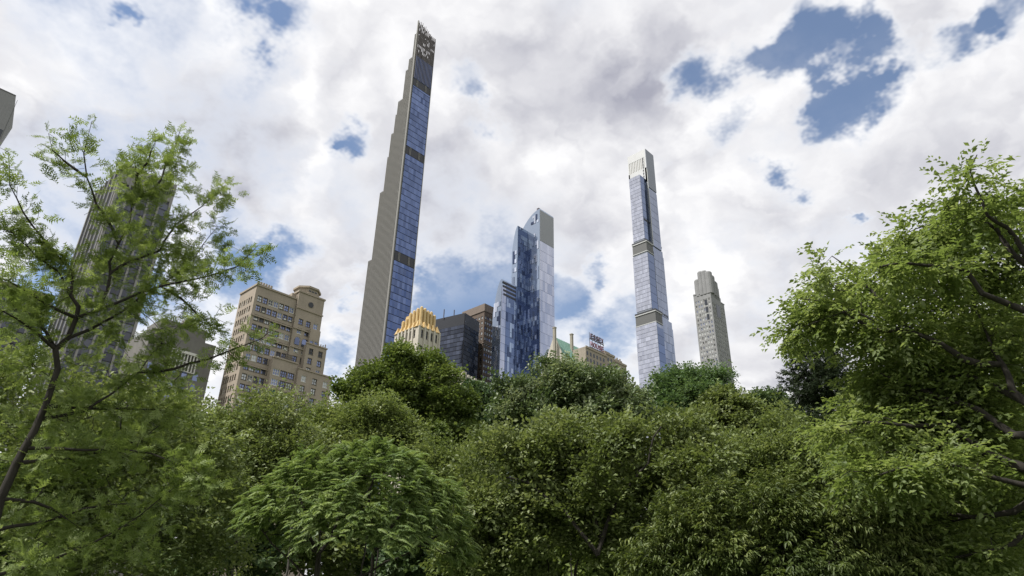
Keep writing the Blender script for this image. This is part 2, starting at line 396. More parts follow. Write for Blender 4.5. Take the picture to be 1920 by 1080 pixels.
# ================================================================== buildings
# ---- slender stepped tower
def slender_tower():
    c = at_h(786, 38, 435.0); Xe, Yn, H = c
    Xw = on_y(818.5, 57.5, Yn)[0]
    t = thing('skyscraper', 'tallest thin tower with blue glass front and stepped stone flank rising left of centre', 'skyscraper', (Xe, Yn, 0))
    steps = [(783.5, 43), (777.5, 67), (766.5, 114), (759.6, 136), (747, 193), (742, 218), (734, 254), (725, 298.6), (711.7, 365), (690, 493)]
    st = [(on_x(x, y, Xe)[1], on_x(x, y, Xe)[2]) for x, y in steps]
    zc = on_x(770, 152, Xe)[2] + 2                # foot of the open crown
    b = MB((Xe, Yn, 0))
    for i, (yd, z) in enumerate(st):
        zb = st[i+1][1] if i+1 < len(st) else 0.13
        zt = min(z, zc)
        if zt > zb + .01: b.box(Xe+0.5, Xw-0.5, Yn+0.5, yd-0.3, zb, zt)
    b.build('wall', M['rib_gap'], t)
    # flank: ribs of stone that each end at their own step
    y = Yn + 0.9; i = 0
    ymax = st[-1][0]; n = 22
    for i in range(n):
        yy = Yn + 0.4 + (ymax-Yn-1.2)*i/(n-1)
        z = max([s[1] for s in st if s[0] >= yy+0.3] or [st[-1][1]])
        if i == 0: z = H - 1.0
        panel('pilaster', M['terracotta'], t, Xe-0.25, Xe+0.55, yy, yy+0.5+(0.6 if i == 0 else 0), 0.2, z+1.2)
    # west edge
    panel('pilaster', M['terracotta'], t, Xw-0.45, Xw+0.1, Yn-0.2, Yn+0.7, 0.2, H-9)
    # glass storeys
    mech = [on_y(757, 477, Yn)[2], on_y(775, 280, Yn)[2], on_y(790, 155, Yn)[2]]
    pitch = 5.0; z = 20.0
    while z < mech[2]-2:
        hit = [m for m in mech[:2] if m-7.0 <= z < m]
        if hit:
            m = hit[0]
            z = m + 0.2
            continue
        top = min([z+pitch] + [m-6.8 for m in mech if z < m-6.8 < z+pitch])
        if top-z > 1: panel('glass_storey', M['blue_glass'], t, Xe+0.9, Xw-0.5, Yn-0.05, Yn+0.4, z, top-0.42)
        z = top
        if any(abs(z-(m-6.8)) < .01 for m in mech): z = [m for m in mech if abs(z-(m-6.8)) < .01][0]+0.2
    for m in mech:
        panel('mechanical_band', M['dark_recess'], t, Xe+0.95, Xw-0.55, Yn+0.2, Yn+0.45, m-6.6, m+0.1)
        for fr in (0.22, 0.27, 0.68, 0.73):
            xx = Xe + (Xw-Xe)*fr
            panel('column', M['terracotta'], t, xx, xx+0.35, Yn-0.05, Yn+0.19, m-6.6, m+0.1)
    # open crown: bronze fins, scattered screens, sky through the gaps
    z0 = mech[2]+0.3
    zglass = on_y(790, 110, Yn)[2]
    nb = 13
    fw = (Xw-Xe-1.2)/nb
    for i in range(nb+1):
        xx = Xe + 0.9 + fw*i
        panel('fin', M['bronze'], t, xx-0.2, xx+0.2, Yn-0.25, Yn+0.6, z0, H-2.0-5*i/nb+random.uniform(-.6, .6))
    panel('glass_storey', M['blue_glass'], t, Xe+0.9, Xw-0.5, Yn+0.1, Yn+0.35, z0, zglass)
    pr = [0.95, 0.92, 0.6, 0.72, 0.5, 0.95, 0.55, 0.95, 0.92, 0.7, 0.95, 0.5, 0.4]
    rws = 13; hh = (H-5-zglass)/rws
    for r_ in range(rws):
        for i in range(nb):
            if random.random() < pr[r_]*(1.0 if 1 < i < nb-2 else 1.05):
                xx = Xe + 0.9 + fw*i
                zt = zglass + hh*(r_+1)
                if zt > H-3-5*i/nb: continue
                panel('screen', M['bronze'], t, xx+0.2, xx+fw-0.2, Yn+0.05, Yn+0.3, zglass+hh*r_, zt-0.5*random.random())
    for yy, xa, xb, zz in ((st[0][0], Xe+.3, Xw-.3, H-6), ):
        panel('crown_wall', M['bronze'], t, Xe+0.6, Xw-0.6, yy+0.6, yy+0.8, zc-1, zglass+6)
    for k in range(7):
        xx = Xe+1+k*1.6
        panel('mast', M['bronze'], t, xx, xx+0.3, Yn+0.2, Yn+0.5, H-4, H-1+random.uniform(0, 2.4)-k*.5)
    panel('crown_beam', M['bronze'], t, Xe+0.6, Xw-0.6, Yn+1.0, Yn+1.5, H-12, H-9)
slender_tower()

# ---- tall silver tower with white lattice top
def silver_tower():
    c = at_h(1209.5, 279.5, 472.0); X1, Y1, H = c
    t = thing('skyscraper', 'tall silver glass tower with white louvred top, right of centre', 'skyscraper', (X1, Y1, 0))
    Xw = on_y(1224, 291, Y1)[0]; Ys = on_x(1177, 297, X1)[1]
    zcr = on_x(1180, 329, X1)[2]
    zB1, zB2 = on_x(1217, 463, X1)[2], on_x(1224.5, 595, X1)[2]
    bandH = 11.0
    # east volume: its north face meets the shaft
    Ym = on_x(1211, 332, X1)[1]
    Xe = on_y(1199, 325, Ym)[0]
    zV = on_y(1199, 325, Ym)[2]
    Ysv = on_x(1179.5, 340, Xe)[1]
    b = MB((X1, Y1, 0))
    b.box(X1, Xw, Y1, Ys, zB1, H-1.5)
    b.box(Xe+0.5, X1, Ym+0.4, Ysv-0.5, zB1, zV-1)
    Ym2 = Ym-1.8; Ym3 = Ym-5.5; Xw2 = Xw+3.0; Xw3 = Xw+8.5
    b.box(X1, Xw2-.4, Y1+.4, Ys, zB2, zB1); b.box(Xe+0.5, X1, Ym2+.4, Ysv+1.5, zB2, zB1-.2)
    b.box(X1, Xw3-.4, Y1+.4, Ys, 0.13, zB2); b.box(Xe+0.5, X1, Ym3+.4, Ysv+3.5, 0.13, zB2-.2)
    b.build('wall', M['steel_glass'], t)
    # white crown: frame, louvre slots on the east side
    cb = MB((X1, Y1, 0))
    zl0, zl1 = H-42, H-10
    cb.box(X1-0.5, X1, Y1, Ys, zl1, H); cb.box(X1-0.5, X1, Y1, Ys, zcr, zl0)
    L = Ys-Y1; n = 10
    for i in range(n+1):
        a = Y1 + L*0.04 + L*0.92*i/(n+0.0)
        if i == 0: cb.box(X1-0.5, X1, Y1, a+1.0, zl0, zl1)
        elif i == n: cb.box(X1-0.5, X1, a-0.6, Ys, zl0, zl1)
    cb.build('crown_frame', [M['white_panel']], t)
    panel('crown_side', M['crown_steel'], t, X1-.5, Xw, Y1-0.5, Y1-.01, zcr-25, H)
    for i in range(1, n):
        a = Y1 + L*0.04 + L*0.92*i/n
        panel('louvre', M['white_panel'], t, X1-0.45, X1-0.02, a-L*0.026, a+L*0.026, zl0, zl1)
    panel('slot_back', M['slot_grey'], t, X1+0.02-0.08, X1-0.02, Y1+1, Ys-1, zl0, zl1)
    for k in range(8):
        z = zl0+2+k*3.9
        panel('vent', M['dark_recess'], t, X1-0.62, X1-0.48, Y1+L*0.14, Y1+L*0.20, z, z+2.7)
    # storeys: east volume and the shaft's north side
    def storeys(nm, mat, face, plane, u0, u1, z0, z1, pitch=4.3):
        z = z0
        while z+pitch <= z1+.05:
            if face == 'E': panel(nm, mat, t, plane-0.15, plane+0.3, u0, u1, z, z+pitch-0.34)
            else: panel(nm, mat, t, u0, u1, plane-0.15, plane+0.3, z, z+pitch-0.34)
            z += pitch
    zt = 150.0
    storeys('glass_storey', M['silver_glass_y'], 'E', Xe+.3, Ym, Ysv, zB1+4, zV)
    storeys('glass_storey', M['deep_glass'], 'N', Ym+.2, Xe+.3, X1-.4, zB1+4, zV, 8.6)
    storeys('glass_storey', M['steel_glass'], 'N', Y1-.2, X1+.2, Xw, zB1, zcr-25, 8.6)
    storeys('glass_storey', M['silver_glass_y'], 'E', Xe+.3, Ym2, Ysv+2, zB2+4, zB1-bandH)
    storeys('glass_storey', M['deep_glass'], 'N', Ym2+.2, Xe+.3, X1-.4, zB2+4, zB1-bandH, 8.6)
    storeys('glass_storey', M['steel_glass'], 'N', Y1+.2, X1+.2, Xw2, zB2+2, zB1-2, 8.6)
    storeys('glass_storey', M['silver_glass_y'], 'E', Xe+.3, Ym3, Ysv+4, zt-20, zB2-bandH)
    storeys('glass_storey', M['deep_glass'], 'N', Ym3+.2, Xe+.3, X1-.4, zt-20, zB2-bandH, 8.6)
    storeys('glass_storey', M['steel_glass'], 'N', Y1+.2, X1+.2, Xw3, zt-20, zB2-2, 8.6)
    for zB, ym, ys in ((zB1, Ym2, Ysv+2), (zB2, Ym3, Ysv+4)):
        panel('mechanical_band', M['mech_band'], t, Xe+.35, X1-.2, ym+.3, ys-.4, zB-bandH+.4, zB-.6)
        panel('ledge', M['fin_grey'], t, Xe-.3, X1-.1, ym-.4, ys, zB-.5, zB+.4)
        panel('ledge', M['fin_grey'], t, Xe-.2, X1-.1, ym-.3, ys, zB-bandH-.4, zB-bandH+.3)
        panel('shadow_gap', M['dark_recess'], t, Xe+.05, X1-.15, ym-.1, ys, zB+.45, zB+2.4)
    z = zB1+26
    for k in range(3): panel('vent', M['dark_recess'], t, Xe+2+k*4, Xe+5+k*4, Ym-0.2, Ym+.02, z, z+2.2)
    for zB in (zB1, zB2):
        for k in range(4): panel('vent', M['dark_recess'], t, X1+2+k*4, X1+4.4+k*4, Y1-0.22, Y1-.03, zB+3, zB+5)
    # pale vertical fin at the joint of volume and shaft
    panel('fin', M['fin_grey'], t, X1-0.7, X1+0.1, Y1-.6, Y1-.15, zB1, zcr-2)
M['silver_glass_y'] = glass('silver_glass_y', (0.52, 0.54, 0.62), 0.9, 0.10, panes=9, var=0.13, lw=0.08, line=(0.30, 0.31, 0.35), wavy=0.05, axis=1)
silver_tower()

# ---- curved-top blue glass tower of three tiers with mottled panes
def tiered_tower():
    c = at_h(1012, 391, 306.0); X1, Y1, H = c
    t = thing('skyscraper', 'blue glass tower in three stepped tiers with rounded tops and mottled panes, at centre', 'skyscraper', (X1, Y1, 0))
    Xw = on_y(1037.5, 404.5, Y1)[0]
    Ys = on_x(985, 424, X1)[1]; zs = on_x(985, 424, X1)[2]
    Y2 = on_x(986, 428, X1)[1]-2
    X2, z2 = on_y(971, 423, Y2)[0], on_y(971, 423, Y2)[2]
    Y3 = on_x(967, 533, X2)[1]-1
    X3, z3 = on_y(941, 523, Y3)[0], on_y(941, 523, Y3)[2]
    Ye2 = on_x(960.5, 450, X2)[1]; Ye3 = on_x(925, 560, X3)[1]
    def tier(x0, x1, y0, y1, ztop, drop, k):
        """box whose top curls down towards the back (south)"""
        b = MB((X1, Y1, 0)); n = 7
        ys = [y0+(y1-y0)*i/n for i in range(n+1)]
        zs_ = [ztop - drop*(i/n)**2.0 for i in range(n+1)]
        for i in range(n):
            b.prism([(x0, ys[i]), (x1, ys[i]), (x1, ys[i+1]), (x0, ys[i+1])], 0.13, 0, k, zt=[zs_[i], zs_[i], zs_[i+1], zs_[i+1]])
        return b, ys, zs_
    b, ys1, zs1 = tier(X1, Xw, Y1, Ys+6, H, (H-zs)+6, 0); b.build('wall', M['cool_glass'], t)
    b, _, _ = tier(X2, X1-.05, Y2, Ye2, z2, 22, 0); b.build('wall', M['cool_glass'], t)
    b, _, _ = tier(X3, X2-.05, Y3, Ye3, z3, 26, 0); b.build('wall', M['cool_glass'], t)
    # north skins
    zz = 70.0
    while zz < H-32:
        panel('glass_storey', M['pale_glass'], t, X1+0.3, Xw, Y1-0.25, Y1-0.02, zz, zz+8.4); zz += 8.6
    panel('crown_screen', M['fin_grey_dark'], t, X1+0.3, Xw, Y1-0.25, Y1-0.02, zz+.05, H-1.2)
    for (x0, x1, y, zt) in ((X2, X1, Y2, z2), (X3, X2, Y3, z3)):
        zz = 70.0; xs = x0+(x1-x0)*(0.06 if y == Y2 else 0.30)
        while zz < zt-5:
            panel('glass_storey', M['deep_glass'], t, xs, x1-.1, y-0.25, y-0.02, zz, min(zz+6.2, zt-1)); zz += 6.4  # shaded side of the lower tiers, put into darker glass
    zz = 70.0
    while zz < z3-6:
        panel('glass_storey', M['pale_glass'], t, X3+.1, X3+(X2-X3)*.29, Y3-0.25, Y3-0.02, zz, zz+6.2); zz += 6.4  # paler glass carries this strip's brighter sky reflection in its colour
    for k in range(4): panel('louvre', M['dark_recess'], t, X3+1+k*.3, X2-1, Y3-0.45, Y3-.27, z3-3-k*3.2, z3-1.4-k*3.2)
    # tall tier's east side, lower half: recess shade and reflection put into dark glass
    zd = on_x(1003, 546, X1)[2]; yd = on_x(1011, 560, X1)[1]
    panel('glass_panel', M['deep_glass'], t, X1-0.16, X1-0.02, Y1+.4, Ys-1, 70, zd)
    panel('glass_panel', M['deep_glass'], t, X1-0.16, X1-0.02, Y1+(Ys-Y1)*.55, Ys-1, zd+.1, H-34)
    # mottled single panes
    cells = []
    def panes(x, y0, y1, zA, zB, mats, dens, w, h, cap=1e9):
        nc = max(2, int(round(abs(y1-y0)/w))); cw = (y1-y0)/nc
        nr = int((zB-zA)/h)
        for i in range(nc):
            j = 0
            while j < nr:
                if random.random() < dens:
                    k = random.choice((1, 1, 2, 3)); m = random.choice(mats)
                    cells.append((x, y0+cw*i+.06, y0+cw*(i+1)-.06, zA+h*j, min(zB, zA+h*(j+k)-.25), m)); j += k
                j += 1
    dY = Ys-Y1
    panes(X1, Y1+1, Y1+dY*.5, zd+2, H-12, ['pane_light', 'pane_light', 'pane_mid'], .22, 1.9, 3.8)
    panes(X1, Y1+dY*.52, Ys-1, zd+2, H-40, ['pane_dark', 'pane_dark', 'pane_mid', 'cool_glass'], .55, 1.9, 3.8)
    panes(X1, Y1+1, Ys-2, 110, zd-2, ['pane_dark', 'pane_dark', 'pane_mid', 'cool_glass', 'pane_light'], .45, 1.9, 3.8)
    panes(X1, Y1+1, Y1+dY*.6, H-12, H-4, ['pane_dark', 'pane_light'], .6, 1.7, 2.6)
    panes(X2, Y2+.5, Ye2-1, z3-6, z2-16, ['pane_light', 'pane_mid', 'pane_dark', 'pane_light'], .5, 1.8, 3.8)
    panes(X3, Y3+.5, Ye3-1, 100, z3-18, ['pane_light', 'pane_mid', 'pane_light', 'pane_mid', 'pane_dark'], .5, 1.8, 3.8)
    cells.sort(key=lambda c_: -c_[3])
    keep = cells if len(cells) <= 300 else cells[:300]
    for (x, ya, yb, za, zb_, m) in keep: panel('glass_pane', M[m], t, x-0.30, x-0.18, ya, yb, za, zb_)
    if len(cells) > 300:
        kinds = ['pane_light', 'pane_mid', 'pane_dark', 'cool_glass']; rb = MB((X1, Y1, 0))
        for (x, ya, yb, za, zb_, m) in cells[300:]: rb.box(x-.30, x-.18, ya, yb, za, zb_, kinds.index(m))
        o = rb.build('lower_panes', [M[k] for k in kinds], t); o['kind'] = 'stuff'
    # the same mottling on the recessed north sides
    def npanes(y, xa, xb, zA, zB, mats, dens):
        nc = max(2, int((xb-xa)/2.0)); cw = (xb-xa)/nc; q = MB((X1, Y1, 0)); kinds = mats
        for i in range(nc):
            z = zA
            while z < zB-4:
                hgt = random.choice((3.6, 3.6, 7.4))
                if random.random() < dens: q.box(xa+cw*i+.06, xa+cw*(i+1)-.06, y-.40, y-.28, z, min(zB, z+hgt), random.randrange(len(mats)))
                z += hgt+.25
        o = q.build('reflecting_panes', [M[k] for k in kinds], t); o['kind'] = 'stuff'
    npanes(Y2, X2+1, X1-.5, 110, z2-4, ['pane_mid', 'pane_dark', 'cool_glass'], .35)
    npanes(Y3, X3+(X2-X3)*.32, X2-.5, 100, z3-14, ['pane_mid', 'pane_dark', 'cool_glass'], .35)
    panel('mast', M['iron'], t, X1+1, X1+3, Y1+2, Y1+4, H-.5, H+2.2)
M['fin_grey_dark'] = plain('fin_grey_dark', (0.24, 0.25, 0.26), 0.45, 0.3)
tiered_tower()

# ---- stone tower with rounded parapets, right
def stone_tower():
    c = at_h(1327, 507, 290.0); X1, Y1, H = c
    t = thing('skyscraper', 'grey limestone tower with scalloped stepped top standing behind the trees at right', 'skyscraper', (X1, Y1, 0))
    Xa = on_y(1345, 523, Y1)[0]; Xb = on_y(1351, 560, Y1)[0]; Xc = on_y(1357.5, 572, Y1)[0]
    Ya = on_x(1300, 519, X1)[1]; Yb = on_x(1299.8, 554, X1)[1]
    z1, z2, zl = on_y(1350, 559, Y1)[2], on_y(1357, 572, Y1)[2], on_x(1300, 554, X1)[2]
    org = (X1, Y1, 0)
    wb = MB(org)
    # north: east: facades with real openings over the height that shows
    z0 = 110.0
    pitch = 4.3
    colsN = spaced(X1+0.8, Xc-0.8, 7, 1.5); colsE = spaced(Y1+0.8, Yb-.8, 6, 1.6)
    rowsN = floors(z0, z2-3, pitch, 2.5); rowsE = floors(z0, zl-3, pitch, 2.5)
    facade(wb, 'N', Y1, X1, Xc, z0, z2, colsN, rowsN)
    facade(wb, 'E', X1, Y1+.6, Yb, z0, zl, colsE, rowsE)
    wb.box(X1+.9, Xc-.1, Y1+.9, Yb-.1, 0.13, z2-.1)
    wb.box(X1, Xc, Y1, Yb, .13, z0-.01)
    # upper shaft
    rowsU = floors(z2+2, H-26, pitch, 2.4)
    colsNu = spaced(X1+0.8, Xb-0.8, 4, 2.0); colsEu = spaced(Y1+0.8, Ya-.8, 4, 1.6)
    facade(wb, 'N', Y1+.01, X1+.01, Xb, z2, z1, colsNu, [r for r in rowsU if r[1] < z1-1])
    facade(wb, 'N', Y1+.01, X1+.01, Xa, z1, H-12, spaced(X1+.8, Xa-.8, 3, 2.2), [r for r in rowsU if r[0] > z1+1])
    facade(wb, 'E', X1+.01, Y1+.62, Ya, zl, H-12, colsEu, [r for r in rowsU if r[0] > zl+1])
    wb.box(X1+.9, Xa-.1, Y1+.9, Ya-.1, z2-.1, H-8)
    wb.box(Xa-.1, Xb-.1, Y1+.9, Ya-.1, z2-.1, z1-.1)
    wb.build('wall', M['limestone'], t)
    # scalloped crown: rounded shafts and vertical ribs
    def shaft(x, y, r, za, zb):
        m_ = MB(org); m_.prism(ngon(14, r, x, y), za, zb); m_.prism(ngon(14, r, x, y), zb, zb+1.2, top=ngon(14, r*.8, x, y))
        m_.build('turret', M['limestone'], t)
    dx, dy = Xa-X1, Ya-Y1
    for (fx, fy, fr, dz) in ((.16, .10, .20, -1.5), (.13, .34, .17, .3), (.13, .58, .17, .8), (.16, .84, .19, -6), (.50, .16, .20, -3.0), (.80, .18, .20, -7.5)):
        shaft(X1+dx*fx, Y1+dy*fy, dx*fr, z2+4, H+dz)
    for k in range(5):
        xx = X1+dx*(.38+.12*k)
        panel('rib', M['limestone'], t, xx, xx+.7, Y1-.35, Y1+.02, H-24, H-9-k*.4)
    panel('crown_window', M['window_dark'], t, X1+dx*.45, X1+dx*.85, Y1-.2, Y1+.0, H-42, H-30)
    for k in range(3):
        panel('crown_window', M['window_dark'], t, X1-.15, X1+.02, Y1+dy*(.25+.02*k), Y1+dy*(.40+.02*k), H-46+k*7, H-41+k*7)
    for k in range(9):
        panel('cornice', M['limestone'], t, X1+dx*.2, X1+dx*.75, Y1-.5, Y1-.02, z2+8-k*.01+k*4.3*0 + (k*5 if k < 3 else 0), z2+9+(k*5 if k < 3 else 0)) if k < 3 else None
    panel('cornice', M['limestone'], t, Xb, Xc+.3, Y1-.4, Yb, z2+.02, z2+.9)
    panel('cornice', M['limestone'], t, X1-.4, X1-.02, Y1+dy*.6, Yb, zl-.5, zl+.6)
    wl = [('N', Y1, a, p, c_-a, q-p, (ci in (1, 5))) for ci, (a, c_) in enumerate(colsN) for (p, q) in rowsN]
    wl += [('E', X1, a, p, c_-a, q-p, False) for (a, c_) in colsE for (p, q) in rowsE]
    wl += [('N', Y1, a, p, c_-a, q-p, True) for (a, c_) in colsNu for (p, q) in rowsU if q < z1-1]
    wl += [('N', Y1, a, p, c_-a, q-p, True) for (a, c_) in spaced(X1+.8, Xa-.8, 3, 2.2) for (p, q) in rowsU if p > z1+1]
    wl += [('E', X1, a, p, c_-a, q-p, True) for (a, c_) in colsEu for (p, q) in rowsU if p > zl+1]
    wl.sort(key=lambda w: -w[3])
    rest = MB(org)
    for i, (fc, pl, a, p, w, h, dark) in enumerate(wl):
        if i < 300:
            window(t, fc, pl, a, p, w, h, M['window_dark'] if dark else random.choice((M['window_pale'], M['window_pale'], M['window_glass'], M['window_dark'])), M['frame_white'], 1)
        elif fc == 'N': rest.box(a, a+w, pl+.35, pl+.45, p, p+h)
        else: rest.box(pl+.35, pl+.45, a, a+w, p, p+h)
    o = rest.build('lower_panes', M['window_glass'], t); o['kind'] = 'stuff'
stone_tower()

# ---- tan stone apartment house with octagonal lantern
def tan_house():
    Y = 205.0
    c = on_y(482, 535, Y); X1, H = c[0], c[2]
    t = thing('apartment_building', 'tan stone apartment house with octagonal roof lantern and stepped wings at left', 'building', (X1, Y, 0))
    org = (X1, Y, 0)
    Xm = on_y(557, 561, Y)[0]; Xt = on_y(606, 566, Y)[0]
    Ye = on_x(447, 571, X1)[1]
    zsh = on_y(606, 566, Y)[2]
    b = MB(org); pitch = 3.42
    wl = []
    def wall(face, plane, u0, u1, z0, z1, cols, rows, div=2, pick=None, bb=None):
        facade(bb or b, face, plane, u0, u1, z0, z1, cols, rows)
        for ri, (p, q) in enumerate(rows):
            for ci, (a, e) in enumerate(cols):
                wl.append((face, plane, a, p, e-a, q-p, div, pick(ci, ri) if pick else None))
    def rnd(ci, ri): return random.choice((M['window_glass'],)*5+(M['window_pale'],)*2+(M['window_dark'],))
    # main north wall
    rows = floors(16, H-1.5, pitch, 2.15)
    wall('N', Y, X1, Xm, 14, H, spaced(X1+.9, Xm-.2, 7, 1.75), rows, 2, rnd)
    # east flank
    wall('E', X1, Y+.6, Ye, 14, H-.01, spaced(Y+1.5, Ye-.6, 6, 0.9), floors(16, H-1.5, pitch, 1.9), 1, lambda a, r_: M['window_dark'])
    # tower bay, a little proud
    wall('N', Y-.9, Xm, Xt, 14, zsh, spaced(Xm+.9, Xt-.5, 3, 1.75), [r for r in rows if r[1] < zsh-6.5], 2, rnd)
    b.box(X1, Xt, Y, Ye, .13, 13.99); b.box(X1+.9, Xm-.01, Y+.9, Ye-.6, 14, H-.4); b.box(Xm+.05, Xt-.01, Y+.2, Ye-6, 14, zsh-.2)
    # stepped wings in front, lower right
    zA = on_y(600, 626, Y)[2]; zBq = on_y(611, 662, Y)[2]; zC = on_y(612, 714, Y)[2]
    Xw1 = on_y(600.5, 628, Y-2)[0]; Xw2 = on_y(611.5, 663, Y-3)[0]; Xw3 = on_y(620, 718, Y-3)[0]
    wall('N', Y-2, Xt-4.2, Xw1, 14, zA, spaced(Xt-4.0, Xw1-.1, 2, 1.5), [r for r in rows if zA-8 < r[1] < zA-1], 1, rnd)
    wall('N', Y-3, Xt-5.4, Xw2, 14, zBq, spaced(Xt-5.2, Xw2-.3, 2, 1.7), [r for r in rows if r[1] < zBq-.8], 2, rnd)
    b.box(Xt-4.2+.05, Xw1-.05, Y-1.4, Ye-8, 14, zA-.2); b.box(Xt-5.35, Xw2-.05, Y-2.4, Ye-10, 14, zBq-.2)
    wall('N', Y-3.6, Xt-7.2, Xw3, 14, zC, spaced(Xt-6.9, Xw3-.3, 3, 1.8), [r for r in rows if r[1] < zC-.8], 2, rnd)
    b.box(Xt-7.15, Xw3-.05, Y-3.0, Ye-11, 14, zC-.2)
    # projecting middle bay
    zM = on_y(520, 672, Y-2.6)[2]; Xp0 = on_y(509, 690, Y-2.6)[0]; Xp1 = Xt-7.2
    def pk(ci, ri):
        return M['window_green'] if (ri == len(rM)-3 and ci < 1) else rnd(ci, ri)
    rM = [r for r in rows if r[1] < zM-.9]
    wall('N', Y-2.6, Xp0, Xp1-.05, 14, zM, spaced(Xp0+.6, Xp1-.5, 3, 2.5), rM, 3, pk)
    b.box(Xp0+.05, Xp1-.1, Y-2.0, Y-.02, 14, zM-.2)
    b.build('wall', M['tan_stone'], t)
    for (fc, pl, a, p, w, h, div, mt) in wl:
        if p > 40: window(t, fc, pl, a, p, w, h, mt, M['frame_dark'] if random.random() < .7 else M['frame_white'], div)
    for (fc, pl, a, p, w, h, div, mt) in wl:
        if fc == 'N' and p > 55 and random.random() < .16:
            panel('air_conditioner', M['frame_white'], t, a+w*.25, a+w*.25+.75, pl-.38, pl+.12, p+.05, p+.5)
    # string courses and cornices
    for z in (H-3*pitch-.6, H-5*pitch-.6, H-8*pitch-.5): panel('string_course', M['tan_trim'], t, X1-.25, Xm-.02, Y-.35, Y-.01, z, z+.45)
    for z in (zsh-6.2, H-3*pitch-.6, H-5*pitch-.6): panel('string_course', M['tan_trim'], t, Xm-.1, Xt+.2, Y-1.25, Y-.91, z, z+.45)
    panel('cornice', M['tan_trim'], t, X1-.35, Xm, Y-.4, Y+.7, H+.01, H+.6)
    panel('cornice', M['tan_trim'], t, X1-.35, X1+.6, Y+.71, Ye, H+.01, H+.6)
    panel('cornice', M['tan_trim'], t, Xp0-.2, Xp1, Y-2.95, Y-2.0, zM+.01, zM+.5)
    panel('cornice', M['tan_trim'], t, Xt-5.6, Xw2+.2, Y-3.3, Y-2.4, zBq+.01, zBq+.45)
    panel('cornice', M['tan_trim'], t, Xt-7.4, Xw3+.2, Y-3.9, Y-3.0, zC+.01, zC+.45)
    panel('cornice', M['tan_trim'], t, Xm-.3, Xt+.3, Y-1.2, Ye-6, zsh+.01, zsh+.6)
    # battlements over the corner
    for k in range(6): panel('merlon', M['tan_stone'], t, X1+.1+k*.95, X1+.65+k*.95, Y-.2, Y+.5, H+.62, H+1.7)
    for k in range(4): panel('finial', M['tan_stone'], t, Xw2-.7-k*.9, Xw2-.45-k*.9, Y-2.9, Y-2.6, zBq+.46, zBq+1.3+.5*(k == 0))
    # dark ornament, arched windows and round vent
    for k in range(3):
        xx = Xm+1.2+k*(Xt-Xm-2)/3
        zz = zsh-6.5-3*pitch-.2
        a = MB(org); pts = [(xx, zz-2.4), (xx+1.75, zz-2.4), (xx+1.75, zz-.6)] + [(xx+.875+.875*math.cos(th), zz-.6+.875*math.sin(th)) for th in np.linspace(.3, math.pi-.3, 6)] + [(xx, zz-.6)]
        n = len(pts); base = len(a.v)
        a.v += [(x, Y-1.15, z) for x, z in pts] + [(x, Y-.95, z) for x, z in pts]
        a.f.append(tuple(range(n))); a.k.append(0)
        for i in range(n): a.f.append((i, n+i, n+(i+1) % n, (i+1) % n)); a.k.append(0)
        a.build('arched_window', M['window_glass'], t)
    xc = (Xm+Xt)/2
    a = MB(org); rr = [(xc+1.0*math.cos(q), zsh-3.4+1.0*math.sin(q)) for q in np.linspace(0, 2*math.pi, 16, endpoint=False)]
    n = 16; a.v += [(x, Y-1.1, z) for x, z in rr]+[(x, Y-.95, z) for x, z in rr]
    a.f.append(tuple(range(n))); a.k.append(0)
    for i in range(n): a.f.append((i, n+i, n+(i+1) % n, (i+1) % n)); a.k.append(0)
    a.build('round_vent', M['dark_recess'], t)
    # octagonal lantern with arches and low roof
    yl = Y+3.2; rl = (Xt-Xm)*.43
    oct_ = [(xc+rl*math.cos(math.pi/8+i*math.pi/4), yl+rl*math.sin(math.pi/8+i*math.pi/4)) for i in range(8)]
    zt = on_y(582, 532, yl-rl)[2]
    a = MB(org); a.prism(oct_, zsh+.6, zt-1.6)
    a.build('lantern', M['tan_stone'], t)
    big = [(xc+(x-xc)*1.13, yl+(y-yl)*1.13) for x, y in oct_]
    a = MB(org); a.prism(big, zt-1.6, zt-.9); a.prism(big, zt-.9, zt+.6, top=[(xc+(x-xc)*.15, yl+(y-yl)*.15) for x, y in oct_]); a.build('lantern_roof', M['tan_trim'], t)
    for i in (-1, 0, 1):
        panel('lantern_window', M['window_dark'], t, xc+i*1.2-.4, xc+i*1.2+.4, yl-rl*.924-.12, yl-rl*.924+.02, zsh+1.5, zt-2.4)
    panel('lantern_base', M['tan_stone'], t, Xm-1.6, Xm-.05, Y+1, Y+5, H+.62, H+2.6)
    panel('roof', M['roof_grey'], t, X1+.7, Xm-.1, Y+.75, Ye-.7, H-.38, H-.1)
    # iron fire-escape ornament between the bays
    for k in range(5):
        panel('balcony_rail', M['frame_dark'], t, Xm-2.6+k*.1, Xm+2.0-k*.1, Y-1.35, Y-1.26, H-7*pitch+k*.75, H-7*pitch+k*.75+.25)
tan_house()

